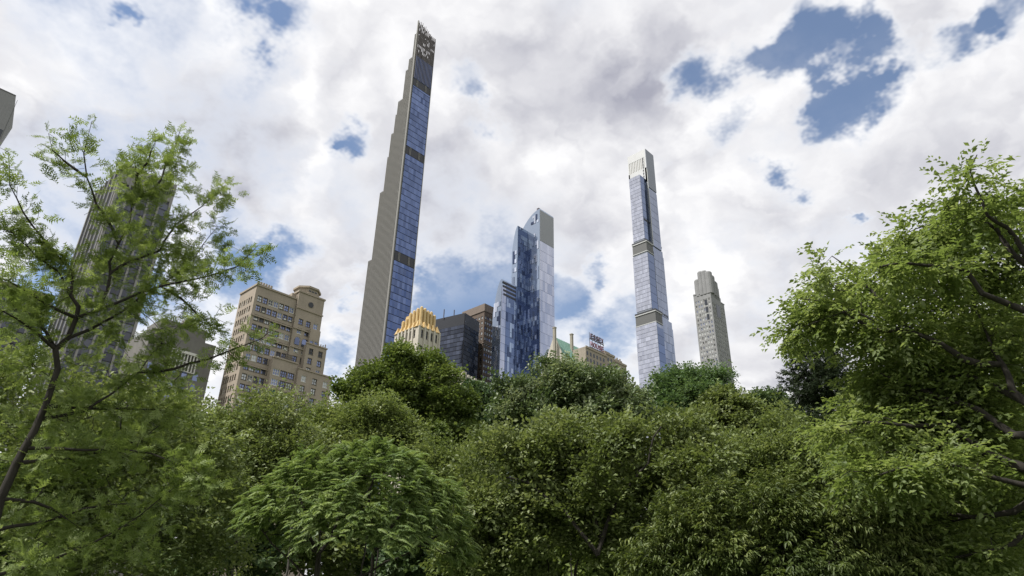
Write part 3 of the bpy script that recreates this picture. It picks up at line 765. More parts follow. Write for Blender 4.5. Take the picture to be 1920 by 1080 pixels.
# ---- golden organ-pipe crown
def gold_crown():
    Y = 215.0
    c = on_y(785, 611, Y); X1, zb = c[0], c[2]
    t = thing('tower_block', 'pale stone tower wearing a golden fluted crown like organ pipes, above the big maple', 'building', (X1, Y, 0))
    org = (X1, Y, 0)
    Xw = on_y(825, 622, Y)[0]; Ys = on_x(740, 630, X1)[1]
    b = MB(org); colsN = spaced(X1+.9, Xw-.6, 4, 1.1); colsE = spaced(Y+1.2, Ys-.6, 6, 1.0)
    rows = [(zb-4.6, zb-1.0), (zb-10.5, zb-8.3), (zb-14.5, zb-12.3), (zb-18.5, zb-16.3)][::-1]
    facade(b, 'N', Y, X1, Xw, zb-40, zb, colsN, rows); facade(b, 'E', X1, Y+.6, Ys, zb-40, zb-.01, colsE, rows)
    b.box(X1+.9, Xw-.05, Y+.9, Ys-.05, .13, zb-.2); b.box(X1-.01, Xw, Y, Ys, .13, zb-40.01)
    b.build('wall', M['gold_body'], t)
    for (a, e) in colsN:
        for (p, q) in rows: window(t, 'N', Y, a, p, e-a, q-p, M['window_dark'], M['frame_dark'], 1)
    for (a, e) in colsE:
        for (p, q) in rows: window(t, 'E', X1, a, p, e-a, q-p, M['window_dark'], M['frame_dark'], 1)
    def tips(us, z):
        return us
    # piers with pointed tops
    for (a, e) in [(X1-.1, X1+.8)]+[(colsN[i][1]+.25, colsN[i+1][0]-.25) for i in range(3)]+[(Xw-.6, Xw+.1)]:
        m_ = MB(org); m_.box(a, e, Y-.45, Y-.01, zb-38, zb+.4); m_.build('pier', M['gold_body'], t)
    for (a, e) in [(colsE[i][1]+.2, colsE[i+1][0]-.2) for i in range(5)]:
        m_ = MB(org); m_.box(X1-.45, X1-.01, a, e, zb-38, zb+.4); m_.build('pier', M['gold_body'], t)
    # scalloped golden skirt, then the pipes
    ztop = on_y(789, 577, Y+3)[2]
    ix, iy = (Xw-X1), (Ys-Y)
    zk = zb+3.0
    m_ = MB(org); m_.prism([(X1-.3, Y-.3), (Xw+.3, Y-.3), (Xw+.3, Ys+.3), (X1-.3, Ys+.3)], zb+.05, zk,
                           top=[(X1+ix*.2, Y+iy*.14), (Xw-ix*.1, Y+iy*.14), (Xw-ix*.1, Ys-iy*.06), (X1+ix*.2, Ys-iy*.06)])
    m_.build('skirt_roof', M['gold'], t)
    for i in range(5):
        xx = X1+ix*(.1+.2*i); m_ = MB(org)
        m_.prism([(xx-.9, Y-.5), (xx+.9, Y-.5), (xx+.9, Y+2.0), (xx-.9, Y+2.0)], zb+.1, zk+.3, top=[(xx-.08, Y+.6), (xx+.08, Y+.6), (xx+.08, Y+2.6), (xx-.08, Y+2.6)])
        m_.build('gable', M['gold'], t)
    for i in range(6):
        yy = Y+iy*(.08+.17*i); m_ = MB(org)
        m_.prism([(X1-.5, yy-.9), (X1+2.0, yy-.9), (X1+2.0, yy+.9), (X1-.5, yy+.9)], zb+.1, zk+.3, top=[(X1+.6, yy-.08), (X1+2.6, yy-.08), (X1+2.6, yy+.08), (X1+.6, yy+.08)])
        m_.build('gable', M['gold'], t)
    x0, x1, y0, y1 = X1+ix*.24, Xw-ix*.14, Y+iy*.16, Ys-iy*.10
    m_ = MB(org); m_.box(x0+.6, x1-.6, y0+.6, y1-.6, zk-.5, ztop-1.0); m_.build('crown_core', M['gold'], t)
    def pipe(x, y, zt):
        m_ = MB(org); r = .78
        m_.prism(ngon(10, r, x, y), zk-1.0, zt); m_.prism(ngon(10, r, x, y), zt, zt+.6, top=ngon(10, r*.35, x, y)); m_.build('pipe', M['gold'], t)
    for i in range(5): pipe(x0+(x1-x0)*i/4, y0, ztop-(.0, .3, -.2, -.9, -1.6)[i] if False else ztop-[0, .2, .8, .6, 1.6][i])
    for i in range(1, 6): pipe(x0, y0+(y1-y0)*i/5, ztop-[0, 0.1, .5, 1.0, 3.0, 3.6][i])
    for i in range(1, 5): pipe(x1, y0+(y1-y0)*i/4, ztop-2)
gold_crown()

# ---- black wedge of glass and brown brick tower behind it
def black_wedge():
    A, B_, Cc = at_d(818, 590, 470), at_d(872, 588, 455), at_d(899, 588, 470)
    t = thing('office_tower', 'black glass wedge tower with gridded panes beside the golden crown', 'building', (B_[0], B_[1], 0))
    H = B_[2]; org = (B_[0], B_[1], 0)
    back = B_ + (A-B_)*.5 + (Cc-B_)*.5 + np.array([30., 30., 0])
    b = MB(org); b.prism([(A[0], A[1]), (B_[0], B_[1]), (Cc[0], Cc[1]), (back[0]+10, back[1]), (back[0]-10, back[1]+10)], .13, H)
    b.build('wall', M['black_frame'], t)
    def skin(P0, P1, mat, pitch, off):
        d = (P1-P0)[:2]; L = np.linalg.norm(d); d = d/L; nrm = np.array([d[1], -d[0]])
        if np.dot(nrm, -P0[:2]) < 0: nrm = -nrm
        z = 70.0
        while z < H-9:
            o = link('glass_storey', unit_box(mat), t)
            p = P0[:2]+nrm*off-np.array(org[:2])
            o.location = (p[0], p[1], z); o.rotation_euler = (0, 0, math.atan2(d[1], d[0])); o.scale = (L*.995, .25, pitch-.5); z += pitch
        o = link('parapet', unit_box(M['black_frame']), t); p = P0[:2]+nrm*(off+.05)-np.array(org[:2])
        o.location = (p[0], p[1], H-8.5); o.rotation_euler = (0, 0, math.atan2(d[1], d[0])); o.scale = (L, .3, 8.9)
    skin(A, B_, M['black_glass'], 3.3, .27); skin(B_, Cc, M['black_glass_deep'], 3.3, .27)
    for px in (833, 852):
        q = at_d(px, 580, 465)
        panel('mast', M['iron'], t, q[0]-.25, q[0]+.25, q[1]-.25, q[1]+.25, H-1, H+7)
M['black_frame'] = plain('black_frame', (0.022, 0.024, 0.03), 0.35)
black_wedge()
def brown_tower():
    c = at_h(909, 569.5, 231.0); X1, Y1, H = c
    t = thing('office_tower', 'dark brown brick tower with plain cap and small pale windows behind the black glass', 'building', (X1, Y1, 0))
    org = (X1, Y1, 0); Ys = on_x(868, 590, X1)[1]; Xw = on_y(935, 580, Y1)[0]
    zc = on_x(909, 583, X1)[2]
    b = MB(org); colsN = spaced(X1+.8, Xw-.6, 6, 1.9); colsE = spaced(Y1+.8, Ys-.5, 7, 2.0)
    rows = floors(90, zc-1, 4.4, 2.3)
    facade(b, 'N', Y1, X1, Xw, 88, zc, colsN, rows); facade(b, 'E', X1, Y1+.6, Ys, 88, zc-.01, colsE, rows)
    b.box(X1+.9, Xw-.05, Y1+.9, Ys-.05, .13, zc-.2); b.box(X1, Xw, Y1, Ys, .13, 87.99)
    b.build('wall', M['brown_brick'], t)
    b = MB(org); b.box(X1-.6, Xw+.5, Y1-.6, Ys+.4, zc+.01, H); b.build('cap', M['brown_cap'], t)
    panel('string_course', M['brown_cap'], t, X1-.3, Xw, Y1-.35, Y1-.01, zc-27, zc-26.2)
    panel('string_course', M['brown_cap'], t, X1-.35, X1-.01, Y1, Ys, zc-27, zc-26.2)
    ws = [('N', Y1, a, p, e-a, q-p) for (a, e) in colsN for (p, q) in rows]+[('E', X1, a, p, e-a, q-p) for (a, e) in colsE[:2] for (p, q) in rows]
    for w in ws: window(t, *w, random.choice((M['window_pale'], M['window_pale'], M['window_glass'])), M['frame_dark'], 1)
    b = MB(org)
    for (a, e) in colsE[2:]:
        for (p, q) in rows: b.box(X1+.35, X1+.45, a, e, p, q)
    o = b.build('window_panes', M['window_glass'], t); o['kind'] = 'stuff'
brown_tower()

# ---- steep copper roof with two chimneys
def copper_roof():
    Y = 215.0
    R1, R2 = on_y(1040, 632, Y+9), on_y(1080, 647, Y+9)
    X1, zr = R1[0], R1[2]
    t = thing('apartment_house', 'building with steep green copper roof, pale gable and two tall chimneys', 'building', (X1, Y, 0))
    org = (X1, Y, 0); X2 = R2[0]+2
    ze = zr-22
    b = MB(org); b.box(X1-.3, X2, Y-1, Y+19, .13, ze); b.build('wall', M['beige'], t)
    b = MB(org)   # gable wall, real thickness
    b.v += [(X1-.6, Y-1.2, ze), (X1-.6, Y+19.2, ze), (X1-.6, Y+9, zr+1), (X1+.2, Y-1.2, ze), (X1+.2, Y+19.2, ze), (X1+.2, Y+9, zr+1)]
    b.f += [(0, 2, 1), (3, 4, 5), (0, 3, 5, 2), (1, 2, 5, 4), (0, 1, 4, 3)]; b.k += [0]*5
    b.build('gable', M['beige'], t)
    b = MB(org)
    b.v += [(X1+.25, Y-.9, ze), (X2, Y-.9, ze), (X2, Y+9, zr), (X1+.25, Y+9, zr), (X1+.25, Y+18.9, ze), (X2, Y+18.9, ze)]
    b.f += [(0, 1, 2, 3), (3, 2, 5, 4), (0, 3, 4), (1, 5, 2), (0, 4, 5, 1)]; b.k += [0]*5
    roof = b.build('roof', M['copper_green'], t)
    n = 14
    for i in range(n):
        xx = X1+.8+(X2-X1-1.2)*i/(n-1)
        o = link('seam', unit_box(M['copper_green']), roof)
        dy, dz = 9.9, zr-ze
        o.location = (xx-X1, -.95, ze+.05); o.rotation_euler = (math.atan2(dz, dy), 0, 0); o.scale = (.18, math.hypot(dy, dz), .14)
    for (px, py, w, dy) in ((1041.5, 615, 7, 6.0), (1073.5, 627.5, 7, 6.0)):
        q = on_y(px, py, Y+dy); wm = 1.35
        m_ = MB(org); m_.box(q[0]-wm/2, q[0]+wm/2, Y+dy, Y+dy+1.4, zr-16, q[2]); m_.box(q[0]-wm/2-.2, q[0]+wm/2+.2, Y+dy-.2, Y+dy+1.6, q[2]+.001, q[2]+.6)
        m_.build('chimney', M['chimney_stone'], t)
copper_roof()

# ---- stepped brick hotel and its roof sign
def sign_hotel():
    Y = 212.0
    pts = [(1110, 655, 1137, 4), (1137, 662, 1152, 2), (1152, 676, 1174, 0)]
    X0 = on_y(1098, 655, Y)[0]
    t = thing('hotel_building', 'stepped tan brick hotel whose roof peeks above the leafy tree below the letters', 'building', (X0, Y, 0))
    b = MB((X0, Y, 0)); tops = []
    for (xa, ya, xb, off) in pts:
        a, e = on_y(xa, ya, Y), on_y(xb, ya+(xb-xa)*.35, Y); xl = X0 if not tops else tops[-1][1]+.01
        tops.append((xl, e[0], a[2])); b.box(xl, e[0], Y-off*.0, Y+16, .13, a[2])
    b.build('wall', M['essex_brick'], t)
    for (x0, x1, z) in tops:
        panel('parapet', M['tan_trim'], t, x0-.1, x1+.1, Y-.4, Y-.01, z-.7, z+.5)
    for k in range(5):
        panel('merlon', M['essex_brick'], t, tops[2][0]+1+k*1.4, tops[2][0]+1.9+k*1.4, Y, Y+.6, tops[2][2]+.01, tops[2][2]+(2.6 if k in (1, 3) else 1.6))
    panel('water_tank_house', M['essex_brick'], t, tops[1][0]+1, tops[1][1]-1.5, Y+2, Y+8, tops[1][2]+.01, tops[1][2]+2.5)
    for (x0, x1, z) in tops:
        for k in range(int((x1-x0)/3)):
            for r_ in range(3): panel('window', M['window_dark'], t, x0+.8+k*3, x0+2.2+k*3, Y-.08, Y+.02, z-4.5-r_*3.6, z-2.4-r_*3.6)
    # sign
    ys = Y+1.0
    A, B_ = on_y(1106.5, 622, ys), on_y(1132, 655, ys)
    s = thing('roof_sign', 'dark red rooftop letters reading ESSEX HOUSE on an iron frame', 'sign', (A[0], ys, B_[2]))
    wd = B_[0]-A[0]
    zt = A[2]-0.3; zb = on_y(1106.5, 645, ys)[2]
    hrow = (zt-zb)*.50
    rowz = [zt-hrow, zt-2*hrow-1.2]
    dn_ = 0.0
    for ri, word in enumerate(('ESSEX', 'HOUSE')):
        for i, ch in enumerate(word):
            cu = bpy.data.curves.new('glyph', 'FONT'); cu.body = ch; cu.size = 1.0; cu.extrude = 0.06; cu.offset = 0.012
            tmp = bpy.data.objects.new('glyph', cu); col.objects.link(tmp)
            bpy.context.view_layer.update()
            me = bpy.data.meshes.new_from_object(tmp.evaluated_get(bpy.context.evaluated_depsgraph_get()))
            bpy.data.objects.remove(tmp)
            vs = np.array([v.co[:] for v in me.vertices]); lo_, hi = vs.min(0), vs.max(0)
            cw, chh = wd/5*.82, hrow*.80
            for v in me.vertices:
                x = (v.co.x-lo_[0])/(hi[0]-lo_[0])*cw; y_ = (v.co.y-lo_[1])/(hi[1]-lo_[1])*chh; z_ = v.co.z*4
                v.co = (x, -z_, y_)
            me.materials.clear(); me.materials.append(M['letter_dark'] if ri == 0 else M['letter_red'])
            o = link('letter', me, s); o.location = (wd/5*i, -.2, rowz[ri]-B_[2])
    for z in (rowz[0]-.55, rowz[1]-.7): panel('beam', M['iron'], s, A[0]-.6, B_[0]+.4, ys-.1, ys+.25, z, z+.42)
    for k in range(6):
        xx = A[0]-.4+k*(wd+.4)/5; panel('post', M['iron'], s, xx, xx+.22, ys+.3, ys+.5, tops[0][2], zt)
sign_hotel()

# ---- small beige parapet building in front of the tiered tower
def beige_block():
    Y = 228.0
    a, e = on_y(868, 697, Y), on_y(905, 715, Y)
    t = thing('apartment_house', 'small beige building with notched parapet between maple and glass tower', 'building', (a[0], Y, 0))
    org = (a[0], Y, 0)
    b = MB(org); H = a[2]
    b.box(a[0], e[0]+8, Y, Y+14, .13, H-3)
    b.build('wall', M['beige'], t)
    panel('parapet', M['beige'], t, a[0]-.2, a[0]+2.2, Y-.3, Y+14, H-2.99, H+.3)
    for k in range(5): panel('merlon', M['beige'], t, a[0]+3.4+k*2.2, a[0]+4.6+k*2.2, Y-.2, Y+.6, H-2.99, H-.6-k*.25)
    for k in range(6):
        for r_ in range(4): panel('window', M['window_dark'], t, a[0]+1.2+k*2.4, a[0]+2.4+k*2.4, Y-.08, Y+.02, H-7.5-r_*3.6, H-5.4-r_*3.6)
    panel('cornice', M['tan_trim'], t, a[0]+2.3, e[0]+8.2, Y-.35, Y-.01, H-4.2, H-3.6)
beige_block()

# ---- travertine-and-glass slab behind the feathery tree
def slab_tower():
    Yn = 337.0
    A, B_ = on_y(236, 297, Yn), on_y(331, 348, Yn)
    X1, Xw, H = A[0], B_[0], B_[2]
    t = thing('office_tower', 'tall dark glass slab with pale stone piers showing through the feathery tree', 'building', (X1, Yn, 0))
    Ys = on_x(206, 286, X1)[1]
    b = MB((X1, Yn, 0)); b.box(X1+.1, Xw-.1, Yn+.2, Ys-.2, .13, H-.2); b.build('wall', M['black_frame'], t)
    n = 5
    for i in range(n+1):
        xx = X1+(Xw-X1-1.2)*i/n; w = 1.3 if i in (0, n) else .9
        panel('pier', M['travertine'], t, xx, xx+w, Yn-.7, Yn+.5, .2, H)
    for i in range(6):
        yy = Yn+.6+(Ys-Yn-2)*i/5
        panel('pier', M['travertine'], t, X1-.5, X1+.3, yy, yy+(1.4 if i == 5 else .8), .2, H)
    panel('parapet', M['travertine'], t, X1+.2, Xw-.2, Yn-.4, Yn+.3, H-11, H-.1)
    for k in range(4): panel('vent', M['dark_recess'], t, Xw-4.6+k*1.0, Xw-4.0+k*1.0, Yn-.5, Yn-.41, H-7, H-2)
    z = 60
    while z < H-15:
        panel('glass_storey', M['smoke_glass'], t, X1+.2, Xw-.2, Yn-.1, Yn+.15, z, z+3.5); z += 4.0
slab_tower()
def low_dark_block():
    Y = 232.0
    A = on_y(100, 561, Y); H = A[2]; Xw = A[0]; X1 = on_y(-90, 540, Y)[0]
    t = thing('office_building', 'dark glass block with brown roof edge behind branches at far left', 'building', (X1, Y, 0))
    b = MB((X1, Y, 0)); b.box(X1, Xw, Y, Y+30, .13, H-.3); b.build('wall', M['black_frame'], t)
    panel('roof_edge', M['brown_cap'], t, X1-.3, Xw+.3, Y-.6, Y+30, H-.29, H+.8)
    for i in range(8):
        xx = X1+(Xw-X1-1)*i/7; panel('pier', M['travertine'], t, xx, xx+.7, Y-.5, Y-.01, .2, H-1.5)
    z = 25
    while z < H-4: panel('glass_storey', M['smoke_glass'], t, X1+.2, Xw-.2, Y-.25, Y-.02, z, z+3.2); z += 3.7
low_dark_block()
def grey_penthouse():
    Y = 214.0
    A, B_ = on_y(283, 622, Y), on_y(402, 660, Y)
    X1, Xw = A[0], B_[0]; H = on_y(402, 648, Y)[2]
    t = thing('apartment_house', 'dark grey brick building with white roof pergola seen through the feathery branches', 'building', (X1, Y, 0))
    b = MB((X1, Y, 0)); b.box(X1, Xw, Y, Y+20, .13, H); b.build('wall', M['slate_brick'], t)
    Xa, Xb = on_y(300, 615, Y+4)[0], on_y(390, 620, Y+4)[0]; z2 = on_y(392, 622, Y+4)[2]
    panel('penthouse', M['slate_brick'], t, Xa, Xb, Y+4, Y+16, H+.01, z2)
    xa2 = on_y(352, 612, Y+4)[0]
    panel('roof_hut', M['slate_brick'], t, xa2, xa2+3, Y+5, Y+11, z2+.01, z2+3.2)
    for k in range(12): panel('baluster', M['frame_white'], t, Xa+3+k*.7, Xa+3.3+k*.7, Y+3.7, Y+3.95, z2+.01, z2+1.5)
    panel('rail', M['frame_white'], t, Xa+2.8, Xa+11.6, Y+3.65, Y+4.0, z2+1.51, z2+1.75)
    px0, px1 = on_y(321, 660, Y-.5)[0], on_y(370, 672, Y-.5)[0]; zp = on_y(330, 657, Y-.5)[2]
    panel('pergola_beam', M['frame_white'], t, px0, px1, Y-1.2, Y-.1, zp-.4, zp+.4)
    for k in range(9):
        xx = px0+(px1-px0-.3)*k/8; panel('pergola_post', M['frame_white'], t, xx, xx+.3, Y-1.0, Y-.6, zp-6, zp-.41)
    for z in (zp-3, zp-6): panel('pergola_rail', M['frame_white'], t, px0, px1, Y-.9, Y-.7, z, z+.25)
    for k in range(5):
        for r_ in range(6): panel('window', M['window_glass'], t, X1+1.5+k*(Xw-X1-3)/5, X1+3.0+k*(Xw-X1-3)/5, Y-.08, Y+.02, H-13-r_*3.6, H-10.8-r_*3.6)
grey_penthouse()
M['pale_concrete'] = stone('pale_concrete', (0.23, 0.23, 0.232), (0.19, 0.19, 0.192), 0.08, 0.7)
def flared_tower():
    """pale tower whose flared head enters the frame at the upper left"""
    A = at_h(30, 179, 215.0); X1, Y1, H = A
    t = thing('office_tower', 'pale concrete tower head cut off by the left edge of the picture', 'building', (X1, Y1, 0))
    Pm, Pl = on_y(23, 240, Y1), on_y(4, 263, Y1)
    W = 40; dp = 26
    def ring(x): return [(X1-W, Y1), (x, Y1), (x, Y1+dp), (X1-W, Y1+dp)]
    b = MB((X1, Y1, 0))
    b.prism(ring(Pm[0]), Pm[2], H, top=ring(X1))
    b.prism(ring(Pl[0]), Pl[2], Pm[2]-.01, top=ring(Pm[0]))
    b.box(X1-W, Pl[0], Y1, Y1+dp, .13, Pl[2]-.01)
    b.build('wall', M['pale_concrete'], t)
    q = on_y(3, 262, Y1-.1); q2 = on_y(6, 240, Y1-.1)
    panel('slit_window', M['window_dark'], t, q[0]-4.5, q[0]-.8, Y1-.12, Y1-.01, q[2]-8, q2[2]-1)
    panel('joint', M['mech_band'], t, q2[0]+.6, q2[0]+.75, Y1-.06, Y1-.01, q[2], H-2)
    panel('coping', M['mech_band'], t, X1-W, X1+.05, Y1-.1, Y1-.01, H-.5, H+.1)
flared_tower()

# ================================================================== trees
def leaf_mat(name, dark, mid, light, trans=0.35, gloss=0.35, rough=0.5):
    m, q = new_mat(name)
    at = q.n('ShaderNodeAttribute'); at.attribute_name = 'tone'
    ob = q.n('ShaderNodeTexCoord').outputs['Object']
    v = q.m('ADD', at.outputs['Fac'], q.m('MULTIPLY', q.m('SUBTRACT', q.noise(ob, 0.45, 3, 0.5), 0.5), 0.9), clamp=True)
    cr = q.n('ShaderNodeValToRGB'); q.put(cr.inputs[0], v)
    e = cr.color_ramp.elements
    e[0].position, e[0].color = 0.0, (*dark, 1); e[1].position, e[1].color = 1.0, (*light, 1)
    x = e.new(0.5); x.color = (*mid, 1)
    q.put(q.b.inputs['Base Color'], cr.outputs[0])
    q.b.inputs['Roughness'].default_value = rough
    q.b.inputs['Specular IOR Level'].default_value = gloss
    tr = q.n('ShaderNodeBsdfTranslucent')
    hs = q.mix(1.0, cr.outputs[0], (1.2, 1.2, 0.75, 1), 'MULTIPLY'); q.put(tr.inputs[0], hs)
    ms = q.n('ShaderNodeMixShader'); ms.inputs[0].default_value = trans
    q.t.links.new(q.b.outputs[0], ms.inputs[1]); q.t.links.new(tr.outputs[0], ms.inputs[2]); q.t.links.new(ms.outputs[0], q.o.inputs[0])
    return m
def bark_mat(name, c, c2):
    m, q = new_mat(name)
    ob = q.n('ShaderNodeTexCoord').outputs['Object']
    mp = q.n('ShaderNodeMapping'); q.put(mp.inputs[0], ob); mp.inputs['Scale'].default_value = (9, 9, 1.6)
    f = q.noise(mp.outputs[0], 1.5, 5, 0.65)
    q.put(q.b.inputs['Base Color'], q.mix(q.ramp(f, .3, .7), (*c, 1), (*c2, 1))); q.b.inputs['Roughness'].default_value = 0.95
    bp = q.n('ShaderNodeBump'); bp.inputs['Strength'].default_value = 0.8; bp.inputs['Distance'].default_value = 0.03
    q.put(bp.inputs['Height'], f); q.put(q.b.inputs['Normal'], bp.outputs[0])
    return m
BARK = bark_mat('bark_dark', (0.015, 0.012, 0.009), (0.032, 0.027, 0.021))
BARK_GREY = bark_mat('bark_grey', (0.04, 0.036, 0.03), (0.10, 0.09, 0.08))

def raw_mesh(name, verts, faces, mat, tone=None):
    """mesh from arrays; faces is (n,3) or (n,4)"""
    me = bpy.data.meshes.new(name)
    nf, k = faces.shape
    me.vertices.add(len(verts)); me.vertices.foreach_set('co', np.ascontiguousarray(verts, np.float32).ravel())
    me.loops.add(nf*k); me.loops.foreach_set('vertex_index', np.ascontiguousarray(faces, np.int32).ravel())
    me.polygons.add(nf); me.polygons.foreach_set('loop_start', np.arange(0, nf*k, k, dtype=np.int32))
    me.materials.append(mat)
    if tone is not None:
        a = me.attributes.new('tone', 'FLOAT', 'POINT'); a.data.foreach_set('value', np.ascontiguousarray(tone, np.float32))
    me.update(calc_edges=True)
    return me
def tube_mesh(name, p0, p1, r0, r1, mat, sides=5, smooth=True):
    d = p1-p0; L = np.linalg.norm(d, axis=1, keepdims=True)+1e-9; d = d/L
    p0 = p0-d*np.minimum(r0[:, None]*.5, L*.3)
    ref = np.where(np.abs(d[:, 2:3]) > .9, np.array([[1., 0, 0]]), np.array([[0., 0, 1.]]))
    u = np.cross(d, ref); u /= np.linalg.norm(u, axis=1, keepdims=True); w = np.cross(d, u)
    th = np.arange(sides)*2*math.pi/sides
    ring = u[:, None, :]*np.cos(th)[None, :, None]+w[:, None, :]*np.sin(th)[None, :, None]
    n = len(p0)
    V = np.concatenate([p0[:, None, :]+ring*r0[:, None, None], p1[:, None, :]+ring*r1[:, None, None]], axis=1)
    i = np.arange(sides); j = (i+1) % sides
    F1 = np.stack([i, j, j+sides, i+sides], axis=1)
    F = (F1[None]+(np.arange(n)*2*sides)[:, None, None]).reshape(-1, 4)
    me = raw_mesh(name, V.reshape(-1, 3), F, mat)
    if smooth: me.polygons.foreach_set('use_smooth', np.ones(len(F), bool))
    return me

# ---- leaf sprays: (verts, tris, tone); x runs along the twig, z is up
def leaf_tris(base, d, up, L, W, fold=0.25, droop=0.0):
    d = d/np.linalg.norm(d); s = np.cross(up, d); s /= np.linalg.norm(s)+1e-9; n = np.cross(d, s)
    mid = base+d*L*.45; tip = base+d*L-n*L*droop
    return [base, mid+s*W*.5+n*W*fold, tip, mid-s*W*.5+n*W*fold]
def spray(kind, r):
    V, T, tone = [], [], []
    def add(b, d, up, L, W, fold=.25, droop=0., t=0.):
        k = len(V); V.extend(leaf_tris(b, d, up, L, W, fold, droop)); T.extend([(k, k+1, k+2), (k, k+2, k+3)]); tone.extend([t]*4)
    R = lambda s=1.: np.array([r.normal(), r.normal(), r.normal()])*s
    if kind in ('broad', 'maple', 'pale'):
        n = 8
        for i in range(n):
            x = .05+.30*i/n; s = 1 if i % 2 else -1
            d = np.array([.6, s*.9, .05])+R(.35); L = .135*r.uniform(.75, 1.25)
            add(np.array([x, s*.02, 0])+R(.03), d, np.array([0, 0, 1.])+R(.45), L, L*(.78 if kind != 'pale' else .6), .2, .15, r.uniform(-.22, .22))
    elif kind == 'lance':
        n = 10
        for i in range(n):
            x = .02+.30*i/n; s = 1 if i % 2 else -1
            d = np.array([.8, s*.7, -.45])+R(.3); L = .15*r.uniform(.8, 1.25)
            add(np.array([x, 0, 0])+R(.02), d, np.array([0, 0, 1.])+R(.35), L, L*.30, .3, .25, r.uniform(-.25, .25))
    elif kind == 'small':
        n = 9
        for i in range(n):
            x = .38*i/n; s = 1 if i % 2 else -1
            d = np.array([.7, s*.8, .1])+R(.4); L = .085*r.uniform(.75, 1.3)
            add(np.array([x, 0, 0])+R(.035), d, np.array([0, 0, 1.])+R(.5), L, L*.6, .2, .1, r.uniform(-.22, .22))
    elif kind == 'locust':            # flat layered sprays of paired leaflets
        n = 12
        for i in range(n):
            x = .04+.40*i/n; s = 1 if i % 2 else -1
            d = np.array([.75, s*.75, -.05])+R(.22); L = .095*r.uniform(.75, 1.2)
            add(np.array([x, 0, -.10*(x/.4)**2])+R(.02), d, np.array([0, 0, 1.])+R(.35), L, L*.52, .2, .2, r.uniform(-.25, .25))
    elif kind == 'frond':             # arching compound leaf
        n = 11; Lf = .62
        for i in range(n):
            x = .12+.88*i/n; p = np.array([Lf*x, 0, Lf*(.22*x-.55*x*x)]); wl = .17*math.sin(math.pi*min(1, .25+.72*x))**.7
            for s in (-1, 1):
                add(p, np.array([.55, s*.9, -.28])+R(.08), np.array([0, 0, 1.])+R(.12), wl*r.uniform(.9, 1.1), wl*.40, .15, .25, r.uniform(-.12, .12))
        add(p, np.array([1, 0, -.6]), np.array([0, 0, 1.]), .1, .035)
    elif kind == 'feather':           # cypress spray: side branchlets carrying two rows of needles as combs
        def tri(a, b_, c, t):
            k = len(V); V.extend([a, b_, c]); T.append((k, k+1, k+2)); tone.extend([t]*3)
        nb = 6
        for i in range(nb):
            x = .02+.17*i/nb; s = 1 if i % 2 else -1
            d = np.array([.75, s*r.uniform(.5, .9), r.uniform(-.25, .35)])+R(.12); d /= np.linalg.norm(d)
            Lb = .095*r.uniform(.7, 1.2); side = np.cross(d, np.array([0, 0, 1.])+R(.3)); side /= np.linalg.norm(side)
            t0 = r.uniform(-.2, .2); st = np.array([x, 0, 0])
            for j in range(3):
                p = st+d*Lb*(j+.3)/3.2
                for ss in (-1, 1):
                    tp = p+(side*ss*.85+d*.55)*.042*r.uniform(.8, 1.25); tri(p-d*.011, p+d*.013, tp, t0+r.uniform(-.1, .1))
    elif kind == 'needle':
        def tri(a, b_, c, t):
            k = len(V); V.extend([a, b_, c]); T.append((k, k+1, k+2)); tone.extend([t]*3)
        for i in range(26):
            x = .26*i/26; th = r.uniform(0, 6.28)
            d = np.array([.7, math.cos(th)*.8, math.sin(th)*.8]); p = np.array([x, 0, 0]); w = np.cross(d, R()); w = w/np.linalg.norm(w)*.016
            tri(p-w, p+w, p+d*.13*r.uniform(.8, 1.2), r.uniform(-.2, .2))
    return np.array(V), np.array(T, np.int64), np.array(tone)
SPR = {}
def get_sprays(kind):
    if kind not in SPR: SPR[kind] = [spray(kind, np.random.default_rng(5+i)) for i in range(4)]
    return SPR[kind]
def unit(v): return v/(np.linalg.norm(v, axis=-1, keepdims=True)+1e-9)
def place_sprays(name, kind, pos, dirs, size, tones, mat, r, level=.5, face=None):
    """copies of the leaf sprays at POS along DIRS, flattened towards the horizontal by LEVEL"""
    T4 = get_sprays(kind); n = len(pos); which = r.integers(0, 4, n)
    up = unit(np.array([[0, 0, 1.]])*level+r.normal(size=(n, 3))*(1-level)*.6+np.array([[0, 0, .15]])+(0 if face is None else face))
    x = unit(dirs); y = unit(np.cross(up, x)); z = np.cross(x, y)
    Vs, Fs, Ts = [], [], []; off = 0
    for k in range(4):
        v, t, tn = T4[k]; id_ = np.where(which == k)[0]
        if not len(id_): continue
        B = np.stack([x[id_], y[id_], z[id_]], axis=1)*size[id_][:, None, None]
        W = np.einsum('vk,nkc->nvc', v, B)+pos[id_][:, None, :]
        Vs.append(W.reshape(-1, 3)); nv = len(v)
        Fs.append((t[None]+(np.arange(len(id_))*nv)[:, None, None]).reshape(-1, 3)+off); off += nv*len(id_)
        Ts.append((tn[None]+tones[id_][:, None]).ravel())
    return raw_mesh(name, np.concatenate(Vs), np.concatenate(Fs), mat, np.concatenate(Ts))

